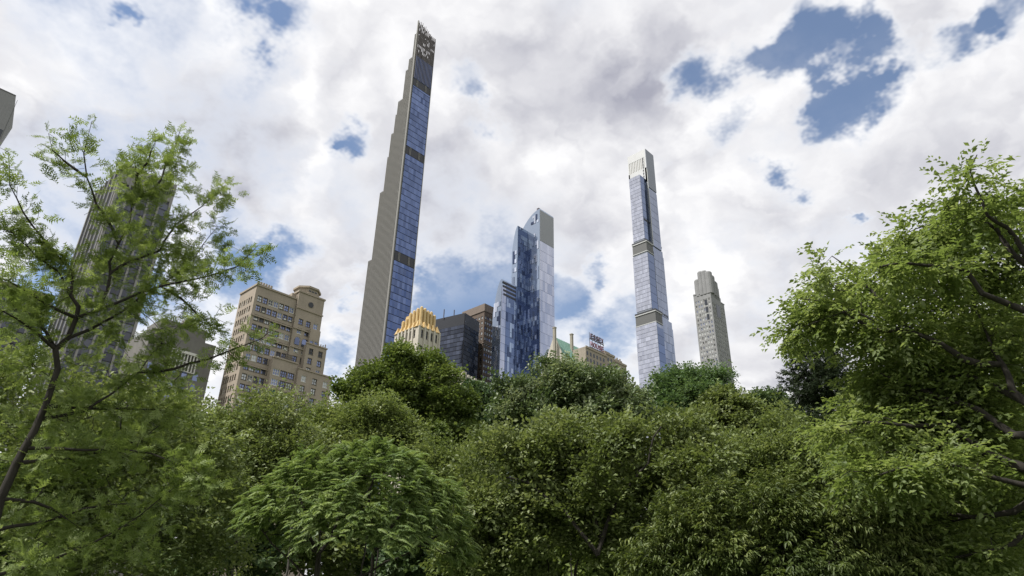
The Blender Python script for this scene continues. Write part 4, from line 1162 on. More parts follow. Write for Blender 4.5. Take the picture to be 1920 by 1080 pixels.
class Tree:
    def __init__(s, name, label, base, seed, group=None, bark=None, cat='tree'):
        s.t = thing(name, label, cat, base, group); s.base = np.array(base, float); s.r = np.random.default_rng(seed)
        s.p, s.par, s.grp = [], [], []; s.bark = bark or BARK
    def node(s, p, par, g): s.p.append(np.array(p, float)); s.par.append(par); s.grp.append(g); return len(s.p)-1
    def line(s, pts, par=-1, g=0, step=0.4, wob=0.03):
        """polyline densified with a little crookedness; returns its last node"""
        pts = [np.array(q, float) for q in pts]
        if par >= 0: pts = [s.p[par]]+pts
        else: par = s.node(pts[0], -1, g)
        for a, b in zip(pts[:-1], pts[1:]):
            L = np.linalg.norm(b-a); n = max(1, int(L/step))
            for i in range(1, n+1):
                q = a+(b-a)*i/n
                if i < n: q = q+s.r.normal(size=3)*wob*min(1, L)
                par = s.node(q, par, g)
        return par
    def nearest(s, q, g=None):
        A = np.array(s.p); d = np.linalg.norm(A-np.array(q), axis=1)
        if g is not None: d = np.where(np.isin(np.array(s.grp), g), d, 1e9)
        return int(d.argmin())
    def reach(s, pts, g=99, step=0.5, wpath=0.25, wob=.06, down=.6):
        """join attractor points to the skeleton, nearest first, preferring short outward branches"""
        pts = np.array(pts); cap = len(s.p)+len(pts)*8+10
        A = np.zeros((cap, 3)); n = len(s.p); A[:n] = np.array(s.p); pl = np.zeros(cap)
        for i in range(n):
            if s.par[i] >= 0: pl[i] = pl[s.par[i]]+np.linalg.norm(A[i]-A[s.par[i]])
        d0 = np.min(np.linalg.norm(pts[:, None, :]-A[None, :n][:, ::2], axis=2), axis=1)
        tips = []
        zoff = s.zlow if hasattr(s, 'zlow') else -1e9
        for k in np.argsort(d0):
            q = pts[k]; D = np.linalg.norm(A[:n]-q, axis=1)
            cost = D*(1+down*np.clip((A[:n, 2]-q[2])/(D+.01), 0, 1))+wpath*pl[:n]+np.where(A[:n, 2] < zoff, 50, 0)
            i = int(cost.argmin()); L = D[i]; m = max(1, min(8, int(L/step))); par = i; a = A[i].copy()
            bow = s.r.normal(size=3)*wob*L
            for j in range(1, m+1):
                f = j/m; p = a+(q-a)*f+bow*math.sin(math.pi*f)+np.array([0, 0, .06*L*math.sin(math.pi*f)])
                nd = s.node(p, par, g); A[nd] = p; pl[nd] = pl[par]+np.linalg.norm(p-A[par]); par = nd; n = nd+1
            tips.append(par)
        return tips
    def wood(s, tip=0.008, power=2.4, rmax=None, sides=5, twig_sides=3, fix=None):
        n = len(s.p); A = np.array(s.p); acc = np.zeros(n)
        nch = np.bincount([q for q in s.par if q >= 0], minlength=n)
        acc[nch == 0] = tip**power
        for i in range(n-1, -1, -1):
            if acc[i] == 0: acc[i] = tip**power
            if s.par[i] >= 0: acc[s.par[i]] += acc[i]*.985
        rad = acc**(1/power)
        if rmax: rad = np.minimum(rad*(rmax/rad.max()) if rad.max() > rmax else rad, rmax)
        if fix:                                   # radii given for hand-laid limbs
            for g_, (ra, rb) in fix.items():
                id_ = [i for i in range(n) if s.grp[i] == g_]
                for q, i in enumerate(id_): rad[i] = max(rad[i]*.6, ra+(rb-ra)*q/max(1, len(id_)-1))
        s.rad = rad; par = np.array(s.par); G_ = np.array(s.grp)
        for g_ in sorted(set(s.grp)):
            id_ = np.where((G_ == g_) & (par >= 0))[0]
            if not len(id_): continue
            pr = np.minimum(rad[par[id_]], rad[id_]*1.35)
            nm = 'trunk' if g_ == 0 else ('twigs' if g_ >= 99 else 'limb')
            o = link(nm, tube_mesh(nm, A[par[id_]]-s.base, A[id_]-s.base, pr, rad[id_], s.bark, sides if g_ < 99 else twig_sides), s.t)
            if g_ >= 99: o['kind'] = 'stuff'
    def leaves(s, kind, tips, n, mat, size=1.0, spread=.35, level=.5, out=None, droop=0., tone=.5, along=False, inner=.25, shell=None, tw=.18):
        """sprays around the branch tips; each on its own short offset from the tip"""
        A = np.array(s.p); tips = np.array(tips); r = s.r
        pick = tips[r.integers(0, len(tips), n)]
        if inner > 0:                              # some sit one or two nodes further in
            par = np.array(s.par); k = r.random(n) < inner; pick[k] = np.maximum(par[pick[k]], 0)
        tipd = unit(A[pick]-A[np.maximum(np.array(s.par)[pick], 0)]+1e-6)
        off = r.normal(size=(n, 3))*spread*np.array([1, 1, .7])
        pos = A[pick]+off
        d = unit(off)*.8+tipd*.6+r.normal(size=(n, 3))*.35
        if out is not None: d = d+unit(A[pick]-np.array(out))*.7
        d[:, 2] = d[:, 2]*(1-level*.6)-droop
        sz = size*r.uniform(.75, 1.25, n)
        tt = r.normal(size=len(A))*.16; tn = tone+r.normal(size=n)*tw*.7+tt[pick]
        fc = None if out is None else unit(pos-np.array(out))*.45
        return link('crown', place_sprays('crown', kind, pos-s.base, d, sz, tn, mat, r, level, fc), s.t)

def lobe_points(lobes, D, n, r, deep=1.25, hollow=.55, squash=.92, minz=.6):
    """points spread through ball-shaped lobes given as (px, py, radius px[, depth offset m])"""
    C, Rr = [], []
    for L in lobes:
        c = at_d(L[0], L[1], D+(L[3] if len(L) > 3 else 0)); C.append(c); Rr.append(L[2]*np.linalg.norm(c-CAM)/FPX/ (1+((L[0]-960)**2+(L[1]-540)**2)/FPX**2)**.5)
    C, Rr = np.array(C), np.array(Rr); w = Rr**2.2; pick = r.choice(len(C), n, p=w/w.sum())
    d = unit(r.normal(size=(n, 3))); rad = (hollow+(1-hollow)*r.random(n))**.7*(1+.30*r.random(n)*(r.random(n) < .12))
    view = unit(C[pick]*np.array([1, 1, 0]))
    v = d*(rad*Rr[pick])[:, None]; v = v+view*(np.sum(v*view, axis=1, keepdims=True))*(deep-1)
    v[:, 2] *= squash
    q = C[pick]+v; q[:, 2] = np.maximum(q[:, 2], minz+r.random(n)*.8)
    return q
def tree(name, label, D, lobes, seed, kind, n, mat, size=1.0, att=260, clump=.42, base=None, group=None, rtrunk=.22, spread=.45, level=.5,
         droop=0., tone=.5, trunk_to=None, bark=None, lean=.4, deep=1.25, hollow=.5, wpath=.22, fork=1, tip=.010, sides=6, inner=.25, cat='tree', limbs=None, trunk_frac=.62):
    r = np.random.default_rng(seed)
    att = int(att*clump); spread = spread*.76
    pts = lobe_points(lobes, D, att, r, deep, hollow)
    c = pts.mean(0); top = pts[:, 2].max(); low = np.percentile(pts[:, 2], 3)
    if base is not None: bp = at_d(base, 900, D); b0 = np.array([bp[0], bp[1], 0.])
    else: b0 = np.array([c[0]+r.normal()*lean, c[1]+r.normal()*lean, 0.])
    T = Tree(name, label, b0, seed, group, bark, cat)
    zt = max(1.2, low*.5+.2)
    zm = trunk_frac*top
    T.line([b0+[0, 0, -.1], b0+[r.normal()*.1, r.normal()*.1, zt], [b0[0]*.5+c[0]*.5, b0[1]*.5+c[1]*.5, (zt+zm)/2], [c[0], c[1], max(zm, zt+.8)]], g=0, step=.6, wob=.05)
    T.zlow = min(zt*.8, 2.5)
    if limbs:
        for gi, (pl, dd) in enumerate(limbs):
            q = [at_d(x, y, D+dd) for x, y in pl]; T.line(q, T.nearest(q[0]), 1+gi, .4)
    tips = T.reach(pts, wpath=wpath, step=.55)
    T.wood(tip=tip, rmax=rtrunk, sides=sides, fix={1+i: (.085, .03) for i in range(len(limbs))} if limbs else None)
    T.leaves(kind, tips, n, mat, size, spread, level, out=[c[0], c[1], low], droop=droop, tone=tone, inner=inner)
    return T

LM = {}
LM['cypress'] = leaf_mat('leaf_cypress', (0.105, 0.150, 0.040), (0.166, 0.222, 0.065), (0.249, 0.309, 0.112), .42, .2)
LM['locust'] = leaf_mat('leaf_locust', (0.110, 0.154, 0.044), (0.169, 0.224, 0.071), (0.265, 0.316, 0.139), .52, .35)
LM['maple'] = leaf_mat('leaf_maple', (0.070, 0.108, 0.024), (0.122, 0.168, 0.044), (0.195, 0.240, 0.075), .35, .3)
LM['sumac'] = leaf_mat('leaf_sumac', (0.105, 0.160, 0.050), (0.175, 0.245, 0.080), (0.260, 0.325, 0.120), .36, .3)
LM['tulip'] = leaf_mat('leaf_tulip', (0.067, 0.108, 0.037), (0.122, 0.166, 0.073), (0.310, 0.354, 0.219), .30, .45)
LM['olive'] = leaf_mat('leaf_olive', (0.092, 0.124, 0.036), (0.149, 0.189, 0.062), (0.237, 0.273, 0.123), .35, .35)
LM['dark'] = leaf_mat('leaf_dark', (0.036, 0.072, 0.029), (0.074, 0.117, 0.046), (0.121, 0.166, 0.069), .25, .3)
LM['pine'] = leaf_mat('needle_pine', (0.018, 0.030, 0.014), (0.034, 0.050, 0.022), (0.052, 0.072, 0.032), .1, .15)
LM['laurel'] = leaf_mat('leaf_laurel', (0.057, 0.084, 0.022), (0.110, 0.145, 0.040), (0.204, 0.237, 0.083), .30, .3, .5)
LM['fresh'] = leaf_mat('leaf_fresh', (0.066, 0.120, 0.046), (0.109, 0.174, 0.073), (0.157, 0.222, 0.105), .35, .3)
LM['moss'] = leaf_mat('leaf_moss', (0.098, 0.133, 0.040), (0.160, 0.204, 0.067), (0.237, 0.277, 0.116), .37, .3)

def proj(Q):
    d = np.asarray(Q)-CAM; k = FPX/(d @ Fv); return 960+(d @ Rv)*k, 540-(d @ Uv)*k
def below(Q, line, m):
    """which points lie under an outline (x, y) seen in the photo, by at least m pixels"""
    x, y = proj(Q); L = np.array(line, float); return y > np.interp(x, L[:, 0], L[:, 1])+m
# ---- near left: feathery cypress with hand-laid limbs
def px_tree(T, D, lines, dep, step=.25):
    """limbs given in photo pixels; each drifts in depth from where it leaves its parent"""
    for gi, pl in enumerate(lines):
        if gi == 0:
            q = [at_d(x, y, D) for x, y in pl]; q = [np.array([T.base[0], T.base[1], -.1])]+q; T.line(q, -1, 0, step, .01); continue
        q0 = at_d(pl[0][0], pl[0][1], D)
        A = np.array(T.p); v = A-CAM; v /= np.linalg.norm(v, axis=1, keepdims=True)
        par = int((v @ (q0-CAM)/np.linalg.norm(q0-CAM)).argmax())
        d0 = math.hypot(T.p[par][0], T.p[par][1]); n = len(pl)
        q = [at_d(x, y, d0+dep[gi % len(dep)]*(i+1)/n) for i, (x, y) in enumerate(pl[1:])]
        T.line(q, par, gi, step, .02)
DC = 15.0
bp = at_d(-45, 1090, DC)
T = Tree('cypress_tree', 'near feathery cypress with leaning dark trunk and fine sprays along the left edge', (bp[0], bp[1], 0), 21)
CY = [[(-45, 1090), (0, 935), (30, 870), (62, 812), (85, 760), (108, 692), (104, 655), (127, 634), (143, 596), (147, 575)],
      [(127, 640), (166, 619), (210, 595), (255, 563), (299, 536), (332, 513), (367, 480), (395, 440), (408, 425)],
      [(142, 595), (184, 582), (231, 563), (267, 547), (320, 532), (394, 517), (444, 500), (466, 478), (484, 460)],
      [(184, 582), (201, 545), (207, 512), (205, 492), (222, 458), (244, 414), (252, 362), (253, 290)],
      [(252, 370), (257, 327), (278, 303), (293, 262)],
      [(250, 400), (300, 340), (325, 290), (341, 236)],
      [(130, 594), (89, 572), (44, 542), (15, 527), (-40, 505)],
      [(145, 570), (112, 511), (68, 480), (55, 466), (22, 436), (-20, 420)],
      [(222, 458), (211, 429), (181, 384), (163, 333), (157, 288), (172, 228)],
      [(161, 330), (122, 303), (98, 281), (91, 250)],
      [(145, 560), (137, 507), (89, 462), (44, 399), (18, 347), (15, 285)],
      [(101, 658), (86, 622), (65, 595), (44, 580), (0, 562)],
      [(108, 670), (59, 616), (30, 597), (-20, 570)],
      [(95, 780), (160, 770), (207, 740), (260, 699), (284, 664), (320, 622)],
      [(270, 699), (326, 692), (385, 675), (427, 659), (488, 636), (520, 610)],
      [(95, 770), (166, 766), (237, 766), (296, 767), (355, 788)],
      [(60, 853), (157, 844), (227, 842), (283, 850), (340, 872), (375, 904)],
      [(44, 878), (126, 860), (198, 847), (268, 822), (315, 787)],
      [(-20, 1100), (94, 1052), (176, 1017), (227, 990), (293, 941), (359, 891)],
      [(-10, 995), (110, 970), (157, 954), (220, 945), (330, 938)],
      [(10, 935), (63, 941), (98, 954), (150, 990)],
      [(244, 520), (300, 470), (330, 420), (360, 400), (420, 350)],
      [(299, 536), (340, 560), (370, 590), (395, 610)]]
px_tree(T, DC, CY, [0, .8, -1.4, .3, -1.8, 1.2, -1.2, .6, -.9, .5])
r = T.r; A = np.array(T.p); G_ = np.array(T.grp)
cand = np.where((G_ > 0) & (A[:, 2] > 1.0))[0]
par = np.array(T.par)
pk = cand[r.integers(0, len(cand), 800)]
dirs = unit(A[pk]-A[par[pk]]); offs = unit(dirs*.7+r.normal(size=(800, 3))*.8)*r.uniform(.10, .48, (800, 1)); offs[:, 2] *= .7
pts = A[pk]+offs
lob = [(250, 330, 40), (225, 400, 36), (190, 520, 36), (290, 450, 45), (110, 560, 60), (60, 470, 45), (20, 400, 40), (320, 500, 50),
       (90, 720, 90), (40, 650, 60), (240, 740, 70), (130, 800, 90), (330, 700, 45), (210, 660, 60), (60, 900, 80), (220, 900, 80), (100, 1010, 90),
       (280, 820, 70), (10, 780, 60), (250, 1000, 80), (170, 610, 60), (290, 600, 40), (430, 640, 32), (460, 490, 22), (360, 620, 35), (-80, 420, 60), (-120, 560, 75), (-150, 720, 75), (-110, 880, 75)]
pts = np.concatenate([pts, lobe_points([(a, b_, c_*.8, 1.3) for a, b_, c_ in lob], DC, 330, r, 1.4, .3)])
CYO = [(-60, 270), (20, 265), (45, 330), (60, 240), (92, 236), (120, 280), (145, 222), (178, 218), (195, 300), (215, 275), (250, 275), (290, 250), (320, 255), (338, 228), (352, 300), (365, 350), (415, 325), (442, 370), (448, 470), (478, 445), (505, 480), (506, 560), (515, 600), (545, 600), (546, 2000)]
pts = pts[below(pts, CYO, 6)]
tips = T.reach(pts, wpath=.05, step=.18, wob=.1, down=.3)
T.wood(tip=.0045, power=2.3, rmax=.16, sides=7, fix=dict([(0, (.125, .042))]+[(i, (.030, .005)) for i in range(1, len(CY))]))
T.leaves('feather', tips, 4300, LM['cypress'], 1.2, .06, .45, tone=.5, inner=.5, tw=.3)

# ---- near right: spreading locust with black limbs
DR = 17.0
bp = at_d(2060, 1000, DR)
T = Tree('locust_tree', 'near spreading tree with black ascending limbs and light layered leaves along the right edge', (bp[0], bp[1], 0), 33)
RT = [[(2060, 1000), (2040, 900), (2015, 820), (1990, 765), (1975, 690), (1965, 600), (1950, 540), (1940, 450), (1945, 395), (1950, 320)],
      [(2040, 915), (1950, 885), (1891, 869), (1852, 849), (1836, 838), (1811, 819), (1791, 797), (1769, 774), (1738, 754), (1700, 735)],
      [(1788, 798), (1747, 798), (1708, 799), (1658, 793), (1611, 792), (1570, 800)],
      [(1841, 848), (1794, 835), (1747, 834), (1711, 833), (1660, 850)],
      [(2040, 930), (1900, 905), (1830, 882), (1760, 873), (1711, 873), (1650, 890)],
      [(1985, 770), (1925, 755), (1899, 735), (1891, 705), (1880, 683), (1863, 658), (1852, 630), (1835, 590)],
      [(1877, 694), (1838, 683), (1808, 674), (1788, 660), (1763, 644), (1738, 633), (1710, 622), (1680, 616), (1644, 605), (1600, 580)],
      [(1985, 775), (1918, 752), (1880, 733), (1847, 716), (1813, 703), (1794, 708), (1763, 691), (1720, 680)],
      [(1702, 620), (1665, 620), (1635, 616), (1590, 590), (1545, 565), (1500, 560)],
      [(2015, 830), (1902, 816), (1869, 794), (1836, 769), (1808, 758), (1758, 744), (1700, 720), (1650, 700)],
      [(1950, 500), (1905, 447), (1886, 425), (1869, 417), (1852, 405), (1838, 370), (1824, 340), (1819, 317), (1832, 290)],
      [(1950, 520), (1903, 480), (1883, 453), (1869, 430), (1852, 419), (1813, 419), (1758, 417), (1715, 430)],
      [(1965, 610), (1869, 561), (1841, 550), (1811, 506), (1770, 500), (1730, 497), (1691, 492), (1650, 500)],
      [(1720, 625), (1688, 597), (1658, 567), (1630, 542), (1600, 510), (1560, 480)],
      [(1630, 545), (1570, 545), (1530, 500), (1540, 480)],
      [(1990, 930), (1900, 960), (1820, 970), (1740, 960), (1680, 985)],
      [(1995, 960), (1900, 1020), (1820, 1040), (1740, 1060)],
      [(1600, 585), (1540, 600), (1490, 620), (1465, 655)]]
px_tree(T, DR, RT, [0, .6, -1.6, .2, -2.0, .4, -1.0, 1.0], .3)
r = T.r; A = np.array(T.p); G_ = np.array(T.grp); par = np.array(T.par)
frac = np.zeros(len(A))
for g_ in set(T.grp):
    id_ = np.where(G_ == g_)[0]; frac[id_] = np.arange(len(id_))/max(1, len(id_)-1)
cand = np.where((G_ > 0) & (frac > .38))[0]
pk = cand[r.integers(0, len(cand), 420)]
offs = unit(unit(A[pk]-A[par[pk]])*.7+r.normal(size=(420, 3))*.8)*r.uniform(.2, .8, (420, 1)); offs[:, 2] *= .6
hv = unit(A[pk]*np.array([1, 1, 0])); fr = np.sum(offs*hv, axis=1, keepdims=True); offs = offs+hv*np.where(A[pk][:, 2:] < 12, np.maximum(0, .35-fr)*.8, 0)   # leaf twigs mostly on the far side, leaving the limbs in view
lob = [(1850, 410, 50), (1790, 440, 46), (1720, 460, 45), (1680, 500, 40), (1620, 545, 45), (1560, 560, 45), (1505, 590, 45), (1475, 640, 28), (1830, 510, 75), (1740, 560, 70),
       (1640, 610, 60), (1560, 610, 40), (1545, 500, 22), (1870, 640, 70), (1780, 640, 60), (1690, 690, 60), (1600, 740, 60), (1830, 780, 80), (1700, 800, 80), (1560, 800, 45),
       (1870, 900, 80), (1750, 920, 80), (1650, 850, 60), (1850, 1020, 80), (1740, 1040, 70), (1825, 302, 16), (1905, 345, 26), (1900, 480, 55), (1650, 690, 45), (1520, 690, 30), (1600, 680, 40),
       (2030, 420, 60), (2080, 540, 75), (2130, 680, 80), (2010, 310, 40), (2140, 840, 75), (2040, 640, 60)]
pts = np.concatenate([A[pk]+offs, lobe_points([(a, b_, c_, 2.3) for a, b_, c_ in lob], DR, 540, r, 1.2, .3, .75)])
LOO = [(1435, 2000), (1440, 640), (1458, 580), (1485, 530), (1525, 470), (1548, 468), (1570, 520), (1610, 505), (1650, 480), (1680, 415), (1720, 370), (1768, 345), (1775, 292), (1838, 282), (1848, 330), (1880, 320), (1925, 295), (2100, 250)]
pts = pts[below(pts, LOO, 26)]
spx, spy = proj(pts); pts = pts[(spx > 1478) & ~((spx < 1600) & (spy > 650) & (spy < 800))]
tips = T.reach(pts, wpath=.06, step=.25, wob=.09, down=.3)
T.wood(tip=.006, power=2.3, rmax=.2, sides=7, fix={0: (.22, .02), 1: (.125, .025), 6: (.085, .018), 5: (.09, .02), 9: (.10, .02), 12: (.08, .02), 10: (.06, .01), 11: (.06, .01), 7: (.08, .02), 2: (.055, .015), 3: (.07, .015), 4: (.07, .015), 8: (.05, .012), 13: (.05, .012), 15: (.07, .015), 16: (.07, .015)})
T.leaves('locust', tips, 7400, LM['locust'], 1.4, .14, .85, droop=.06, tone=.5, inner=.45, tw=.2)

# ---- round compound-leaved tree at the centre
def dome_tree():
    D = 21.0; r = np.random.default_rng(44)
    c0 = at_d(680, 985, D)
    T = Tree('sumac_tree', 'round domed tree with bright drooping compound leaves in the lower centre foreground', (at_d(640, 1000, D)[0], at_d(640, 1000, D)[1], 0), 44)
    q = lambda l, dd: [at_d(x, y, D+dd) for x, y in l]
    b0 = T.base
    T.line([b0+[0, 0, -.1], b0+[0, 0, .5]], g=0, step=.3)
    root = len(T.p)-1
    e1 = T.line(q([(592, 1090), (597, 1040), (581, 1007), (577, 985), (571, 955), (560, 915), (548, 890)], -.5), root, 1, .3, .03)
    T.line(q([(615, 1015), (628, 989), (640, 950), (650, 900)], -.2), T.nearest(at_d(598, 1040, D-.5)), 2, .3, .03)
    T.line(q([(693, 1090), (700, 1033), (693, 997), (690, 960), (700, 900)], .3), root, 3, .3, .03)
    T.line(q([(726, 1017), (731, 992), (760, 950), (800, 920)], .6), T.nearest(at_d(700, 1035, D+.3)), 4, .3, .03)
    T.line(q([(660, 1085), (760, 1040), (810, 1010), (840, 990)], -.4), root, 5, .3, .03)
    T.line(q([(575, 1085), (545, 1050), (510, 1020), (480, 980)], .2), root, 6, .3, .03)
    # overlapping domes of branch ends, open below
    LB = [(600, 955, 92, .3), (695, 945, 100, -.2), (790, 985, 78, .2), (530, 980, 62, .6), (650, 1000, 80, -.7), (740, 1010, 72, -.7), (840, 1040, 38, .3)]
    cs = np.array([at_d(x, y, D+dd_) for x, y, _, dd_ in LB]); rs = np.array([q_[2] for q_ in LB])*np.linalg.norm(c0-CAM)/FPX
    pts = []
    for i in range(len(LB)):
        n = int(150*(LB[i][2]/90)**2); d = unit(r.normal(size=(n*3, 3))); d = d[d[:, 2] > -.3][:n]
        Q = cs[i]+d*(rs[i]*r.uniform(.84, 1.06, (len(d), 1)))
        ok = np.ones(len(Q), bool)
        for j in range(len(LB)):
            if j != i: ok &= np.linalg.norm(Q-cs[j], axis=1) > rs[j]*.86
        pts.append(Q[ok])
    pts = np.concatenate(pts)
    T.zlow = 1.0
    tips = T.reach(pts, wpath=.12, step=.3, wob=.06, down=1.2)
    T.wood(tip=.008, rmax=.12, sides=6, fix={1: (.085, .03), 3: (.085, .03), 2: (.05, .02), 4: (.055, .02), 5: (.05, .02), 6: (.05, .02)})
    A = np.array(T.p); tips = np.array(tips); m = 12
    pos = np.repeat(A[tips], m, 0)+r.normal(size=(len(tips)*m, 3))*.10
    cen = c0-np.array([0, 0, 1.2])
    ou = unit(pos-cen); dd = unit(ou*np.array([1, 1, .4]))*.8+unit(r.normal(size=pos.shape)*np.array([1, 1, .25]))*.75; dd[:, 2] -= .22
    o = link('crown', place_sprays('crown', 'frond', pos-T.base, dd, r.uniform(.40, .68, len(pos)), .5+r.normal(size=len(pos))*.22, LM['sumac'], r, .85, ou*.75), T.t)
dome_tree()

# ---- middle distance, from left to right
tree('feathery_tree', 'second feathery tree filling the shade below the cypress limbs at lower left', 24, [(60, 860, 110), (180, 930, 120), (300, 900, 100), (90, 1020, 130), (260, 1030, 120), (380, 990, 90), (20, 740, 80), (330, 800, 60), (200, 800, 90), (400, 880, 60)],
     51, 'small', 5600, LM['moss'], 1.5, 420, rtrunk=.18, spread=.40, level=.6)
tree('garden_tree', 'airy olive tree below the tan apartment house, left of the round tree', 36, [(480, 804, 40), (440, 859, 55), (520, 839, 50), (560, 862, 52), (400, 809, 42), (470, 904, 70), (380, 884, 60), (350, 794, 40), (510, 764, 30)],
     52, 'small', 6800, LM['olive'], 1.75, 360, rtrunk=.2, spread=.5, level=.5)
tree('garden_tree', 'fine-leaved green tree right of the bare grey one, below the tan house', 40, [(600, 811, 36), (625, 846, 48), (580, 856, 42), (652, 828, 34), (640, 881, 50), (560, 891, 48), (610, 791, 20)],
     53, 'small', 5200, LM['moss'], 1.75, 280, rtrunk=.18, spread=.5, level=.5)
tree('maple_tree', 'large dense dark green maple rising highest in front of the golden crown', 50, [(745, 700, 48), (690, 730, 42), (800, 716, 42), (735, 755, 55), (835, 758, 45), (770, 795, 60), (668, 755, 34), (855, 795, 42), (700, 805, 48), (780, 682, 26), (722, 688, 26), (655, 722, 18), (828, 706, 26), (800, 835, 55)],
     54, 'maple', 11500, LM['maple'], 1.5, 420, rtrunk=.32, spread=.42, level=.5, hollow=.6)
tree('garden_tree', 'small layered yellow-green tree standing in front of the large maple', 38, [(700, 791, 32), (660, 818, 32), (745, 818, 32), (700, 841, 40), (720, 774, 20)],
     55, 'small', 4200, LM['moss'], 1.6, 220, rtrunk=.14, spread=.42, level=.75)
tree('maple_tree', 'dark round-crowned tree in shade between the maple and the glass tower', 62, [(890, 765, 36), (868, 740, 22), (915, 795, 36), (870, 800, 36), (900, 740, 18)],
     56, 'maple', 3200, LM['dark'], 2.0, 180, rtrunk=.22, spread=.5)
tree('garden_tree', 'low yellow-green shrubby tree behind the top right of the round domed tree', 33, [(820, 868, 34), (850, 903, 40), (895, 868, 40), (880, 918, 50), (790, 858, 22)],
     57, 'small', 3600, LM['moss'], 1.5, 200, rtrunk=.12, spread=.4, level=.5)
tree('tulip_tree', 'tall tree with pale upturned leaf clusters below the rooftop letters', 44, [(1070, 730, 46), (1005, 752, 40), (1130, 747, 42), (965, 734, 22), (1060, 708, 24), (1095, 694, 16), (1175, 767, 34), (1060, 782, 65), (985, 782, 50), (1140, 792, 55), (1030, 682, 16), (940, 762, 20), (1160, 727, 20)],
     58, 'pale', 9500, LM['tulip'], 1.5, 400, rtrunk=.3, spread=.42, level=.35, hollow=.6, tone=.55)
tree('locust_tree', 'smooth bright green feathery tree in front of the grey limestone tower', 56, [(1265, 728, 30), (1310, 732, 30), (1245, 760, 34), (1330, 760, 34), (1285, 708, 16), (1290, 770, 50), (1225, 770, 26), (1345, 715, 16)],
     59, 'small', 6000, LM['fresh'], 2.2, 260, rtrunk=.2, spread=.5, level=.75)
tree('garden_tree', 'dull olive tree at the foot of the grey limestone tower', 52, [(1365, 773, 34), (1345, 808, 40), (1400, 793, 26), (1380, 818, 36), (1350, 748, 20), (1310, 838, 40)],
     60, 'broad', 3600, LM['olive'], 1.6, 200, rtrunk=.2, spread=.5)
tree('park_tree', 'small greyish tree far back beside the dark pine', 80, [(1430, 765, 26), (1410, 775, 22), (1450, 770, 24), (1425, 745, 12), (1465, 790, 24)],
     61, 'broad', 2600, LM['dark'], 2.0, 160, rtrunk=.2, spread=.6, tone=.7)
tree('cherry_tree', 'broad olive-leaved tree with dark crooked limbs filling the centre right foreground', 28, [(1090, 904, 95), (960, 894, 75), (1020, 849, 55), (1210, 859, 80), (1290, 904, 70), (900, 954, 60), (975, 984, 65), (1120, 984, 60), (1250, 964, 70), (1150, 839, 40), (900, 1034, 60), (990, 1064, 50), (1280, 824, 40), (1310, 854, 40)],
     62, 'small', 10500, LM['olive'], 1.9, 620, rtrunk=.26, spread=.34, level=.5, hollow=.65,
     limbs=[([(1130, 1010), (1105, 940), (1095, 890), (1060, 850)], -1.2), ([(1130, 1010), (1160, 930), (1215, 870), (1225, 820), (1240, 800)], -1.4), ([(1120, 1040), (1060, 960), (990, 905), (950, 895)], -1.5), ([(1160, 940), (1200, 875), (1260, 870), (1300, 860)], -1.0)])
tree('laurel_shrub', 'dense dark shrub with drooping lance leaves in the bottom right foreground', 17, [(1300, 985, 48), (1400, 965, 46), (1490, 975, 46), (1250, 1050, 50), (1350, 1055, 60), (1470, 1055, 60), (1580, 985, 48), (1570, 1060, 60), (1660, 990, 46), (1670, 1060, 56), (1200, 1075, 40), (1340, 925, 26), (1450, 920, 22)],
     63, 'lance', 7500, LM['laurel'], .82, 700, rtrunk=.1, spread=.20, level=.5, droop=.25, hollow=.6, cat='shrub')
tree('garden_tree', 'mid-green tree between the dark pine and the lance-leaved shrub', 34, [(1400, 869, 50), (1480, 844, 50), (1540, 864, 50), (1450, 814, 34), (1340, 864, 40), (1500, 904, 60), (1420, 914, 50), (1600, 894, 50)],
     64, 'small', 6200, LM['fresh_olive'] if 'fresh_olive' in LM else LM['moss'], 1.7, 320, rtrunk=.16, spread=.42)

tree('locust_tree', 'lighter leafy tree standing just behind the black limbs in the lower right corner', 24, [(1860, 700, 70), (1760, 720, 60), (1680, 770, 60), (1830, 800, 80), (1730, 850, 70), (1640, 850, 55), (1880, 900, 80), (1780, 940, 75), (1690, 940, 60), (1880, 1010, 80), (1780, 1040, 70), (1920, 620, 60)],
     65, 'locust', 5200, LM['locust'], 1.6, 620, rtrunk=.16, spread=.36, level=.75)

# ---- dark pine with level tiers
def pine():
    D = 46.0; r = np.random.default_rng(71)
    tp = at_d(1520, 628, D); T = Tree('pine_tree', 'dark pine with level tiers of needles behind the right-hand locust tree', (tp[0], tp[1], 0), 71, cat='tree')
    T.line([T.base+[0, 0, -.1], T.base+[.1, 0, tp[2]*.5], tp], g=0, step=.5, wob=.02)
    tips = []; k = 0; z = tp[2]-.3
    while z > tp[2]*.42:
        f = (tp[2]-z)/(tp[2]*.58); L = .5+3.0*f**.7
        for j in range(5):
            th = j*1.2566+k*.7+r.normal()*.15; l = L*r.uniform(.75, 1.15)
            par = T.nearest([tp[0], tp[1], z])
            st = T.p[par]
            e = T.line([st+np.array([math.cos(th)*l*f2, math.sin(th)*l*f2, .10*l*f2-.10*l*f2*f2*0]) for f2 in (.5, 1.)], par, 98, .45, .05)
            n0 = e
            for m_ in range(int(l/.45)):
                tips.append(n0); n0 = T.par[n0]
        z -= .75; k += 1
    sub = []
    for q in tips:
        for s_ in (-1, 1):
            d = T.p[q]-np.array([tp[0], tp[1], T.p[q][2]]); d /= np.linalg.norm(d)+1e-6
            p = T.p[q]+(np.array([-d[1], d[0], 0])*s_*.4+d*.25)*r.uniform(.6, 1.2)+np.array([0, 0, .08])
            sub.append(T.node(p, q, 99))
    T.wood(tip=.009, rmax=.2, sides=6)
    T.leaves('needle', sub+tips, 5200, LM['pine'], 1.55, .16, .6, tone=.5, inner=.2)
pine()

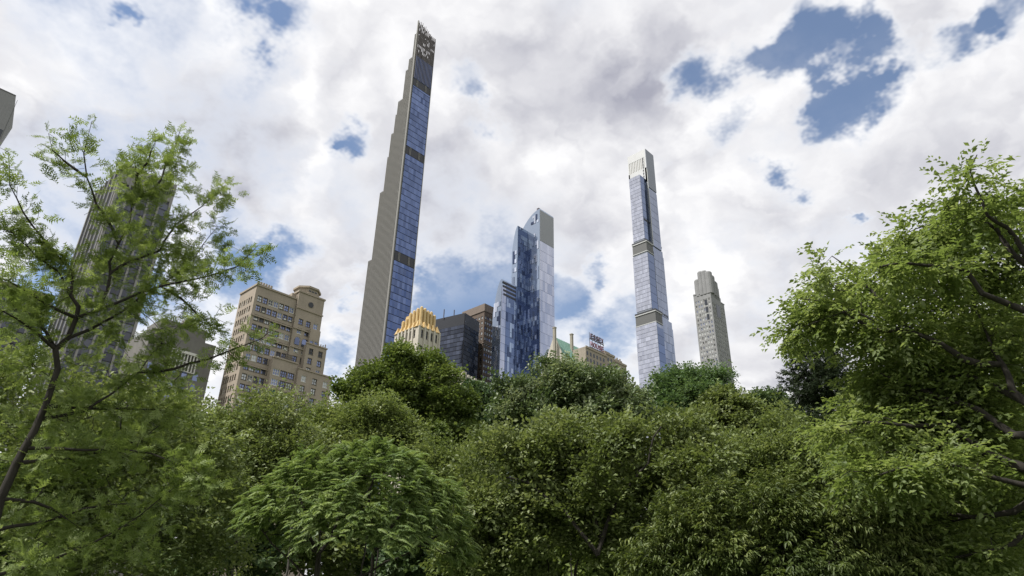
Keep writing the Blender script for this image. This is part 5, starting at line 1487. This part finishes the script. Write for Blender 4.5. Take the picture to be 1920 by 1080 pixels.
# ---- bare grey tree below the tan house
def bare():
    D = 44.0
    T = Tree('bare_tree', 'pale leafless tree with fine grey twigs below the tan apartment house', (at_d(562, 900, D)[0], at_d(562, 900, D)[1], 0), 81, bark=BARK_GREY)
    c = at_d(562, 790, D); T.line([T.base+[0, 0, -.1], T.base+[0.1, 0, 5], c], g=0, step=.5)
    T.zlow = 4.0
    pts = lobe_points([(562, 765, 22), (545, 775, 18), (578, 770, 18), (560, 745, 14)], D, 330, T.r, 1.2, .2)
    tips = T.reach(pts, wpath=.2, step=.4); T.wood(tip=.012, rmax=.14)
    T.leaves('small', tips, 130, LM['olive'], 1.4, .2, .5)
bare()

# ---- the wood behind: further trees of the park, each with its own place
far = [(-40, 800, 60, 70), (120, 790, 62, 66), (270, 800, 60, 74), (420, 830, 55, 60), (560, 850, 50, 66), (690, 860, 52, 72), (820, 850, 50, 64), (950, 850, 55, 76), (1090, 850, 50, 62),
       (1230, 850, 52, 72), (1370, 850, 50, 60), (1490, 850, 52, 66), (1620, 830, 60, 70), (1760, 800, 64, 62), (1900, 800, 66, 70)]
wl_ = ['behind the cypress at the far left edge', 'behind the cypress trunk', 'behind the long cypress limbs', 'below the grey penthouse', 'behind the bare grey tree', 'behind the small layered tree', 'behind the low shrubby tree',
       'behind the tall pale-leaved tree', 'below the rooftop letters, behind the broad olive tree', 'below the silver tower', 'below the grey limestone tower', 'behind the dark pine', 'behind the locust twigs', 'behind the black locust limbs', 'behind the locust at the far right edge']
for i, (x, y, rr_, D) in enumerate(far):
    tree('park_tree', 'background park tree in shade '+wl_[i], D, [(x, y, rr_*.8), (x-45, y+35, rr_*.75), (x+45, y+35, rr_*.75), (x, y+90, rr_*1.1), (x-55, y+130, rr_), (x+55, y+130, rr_), (x, y+190, rr_*1.1), (x-70, y+210, rr_), (x+70, y+210, rr_)], 200+i,
         'broad', 1300, (LM['dark'], LM['olive'], LM['maple'])[i % 3], 3.4, 150, group='trees of the wood behind', rtrunk=.25, spread=.75, deep=1.5)
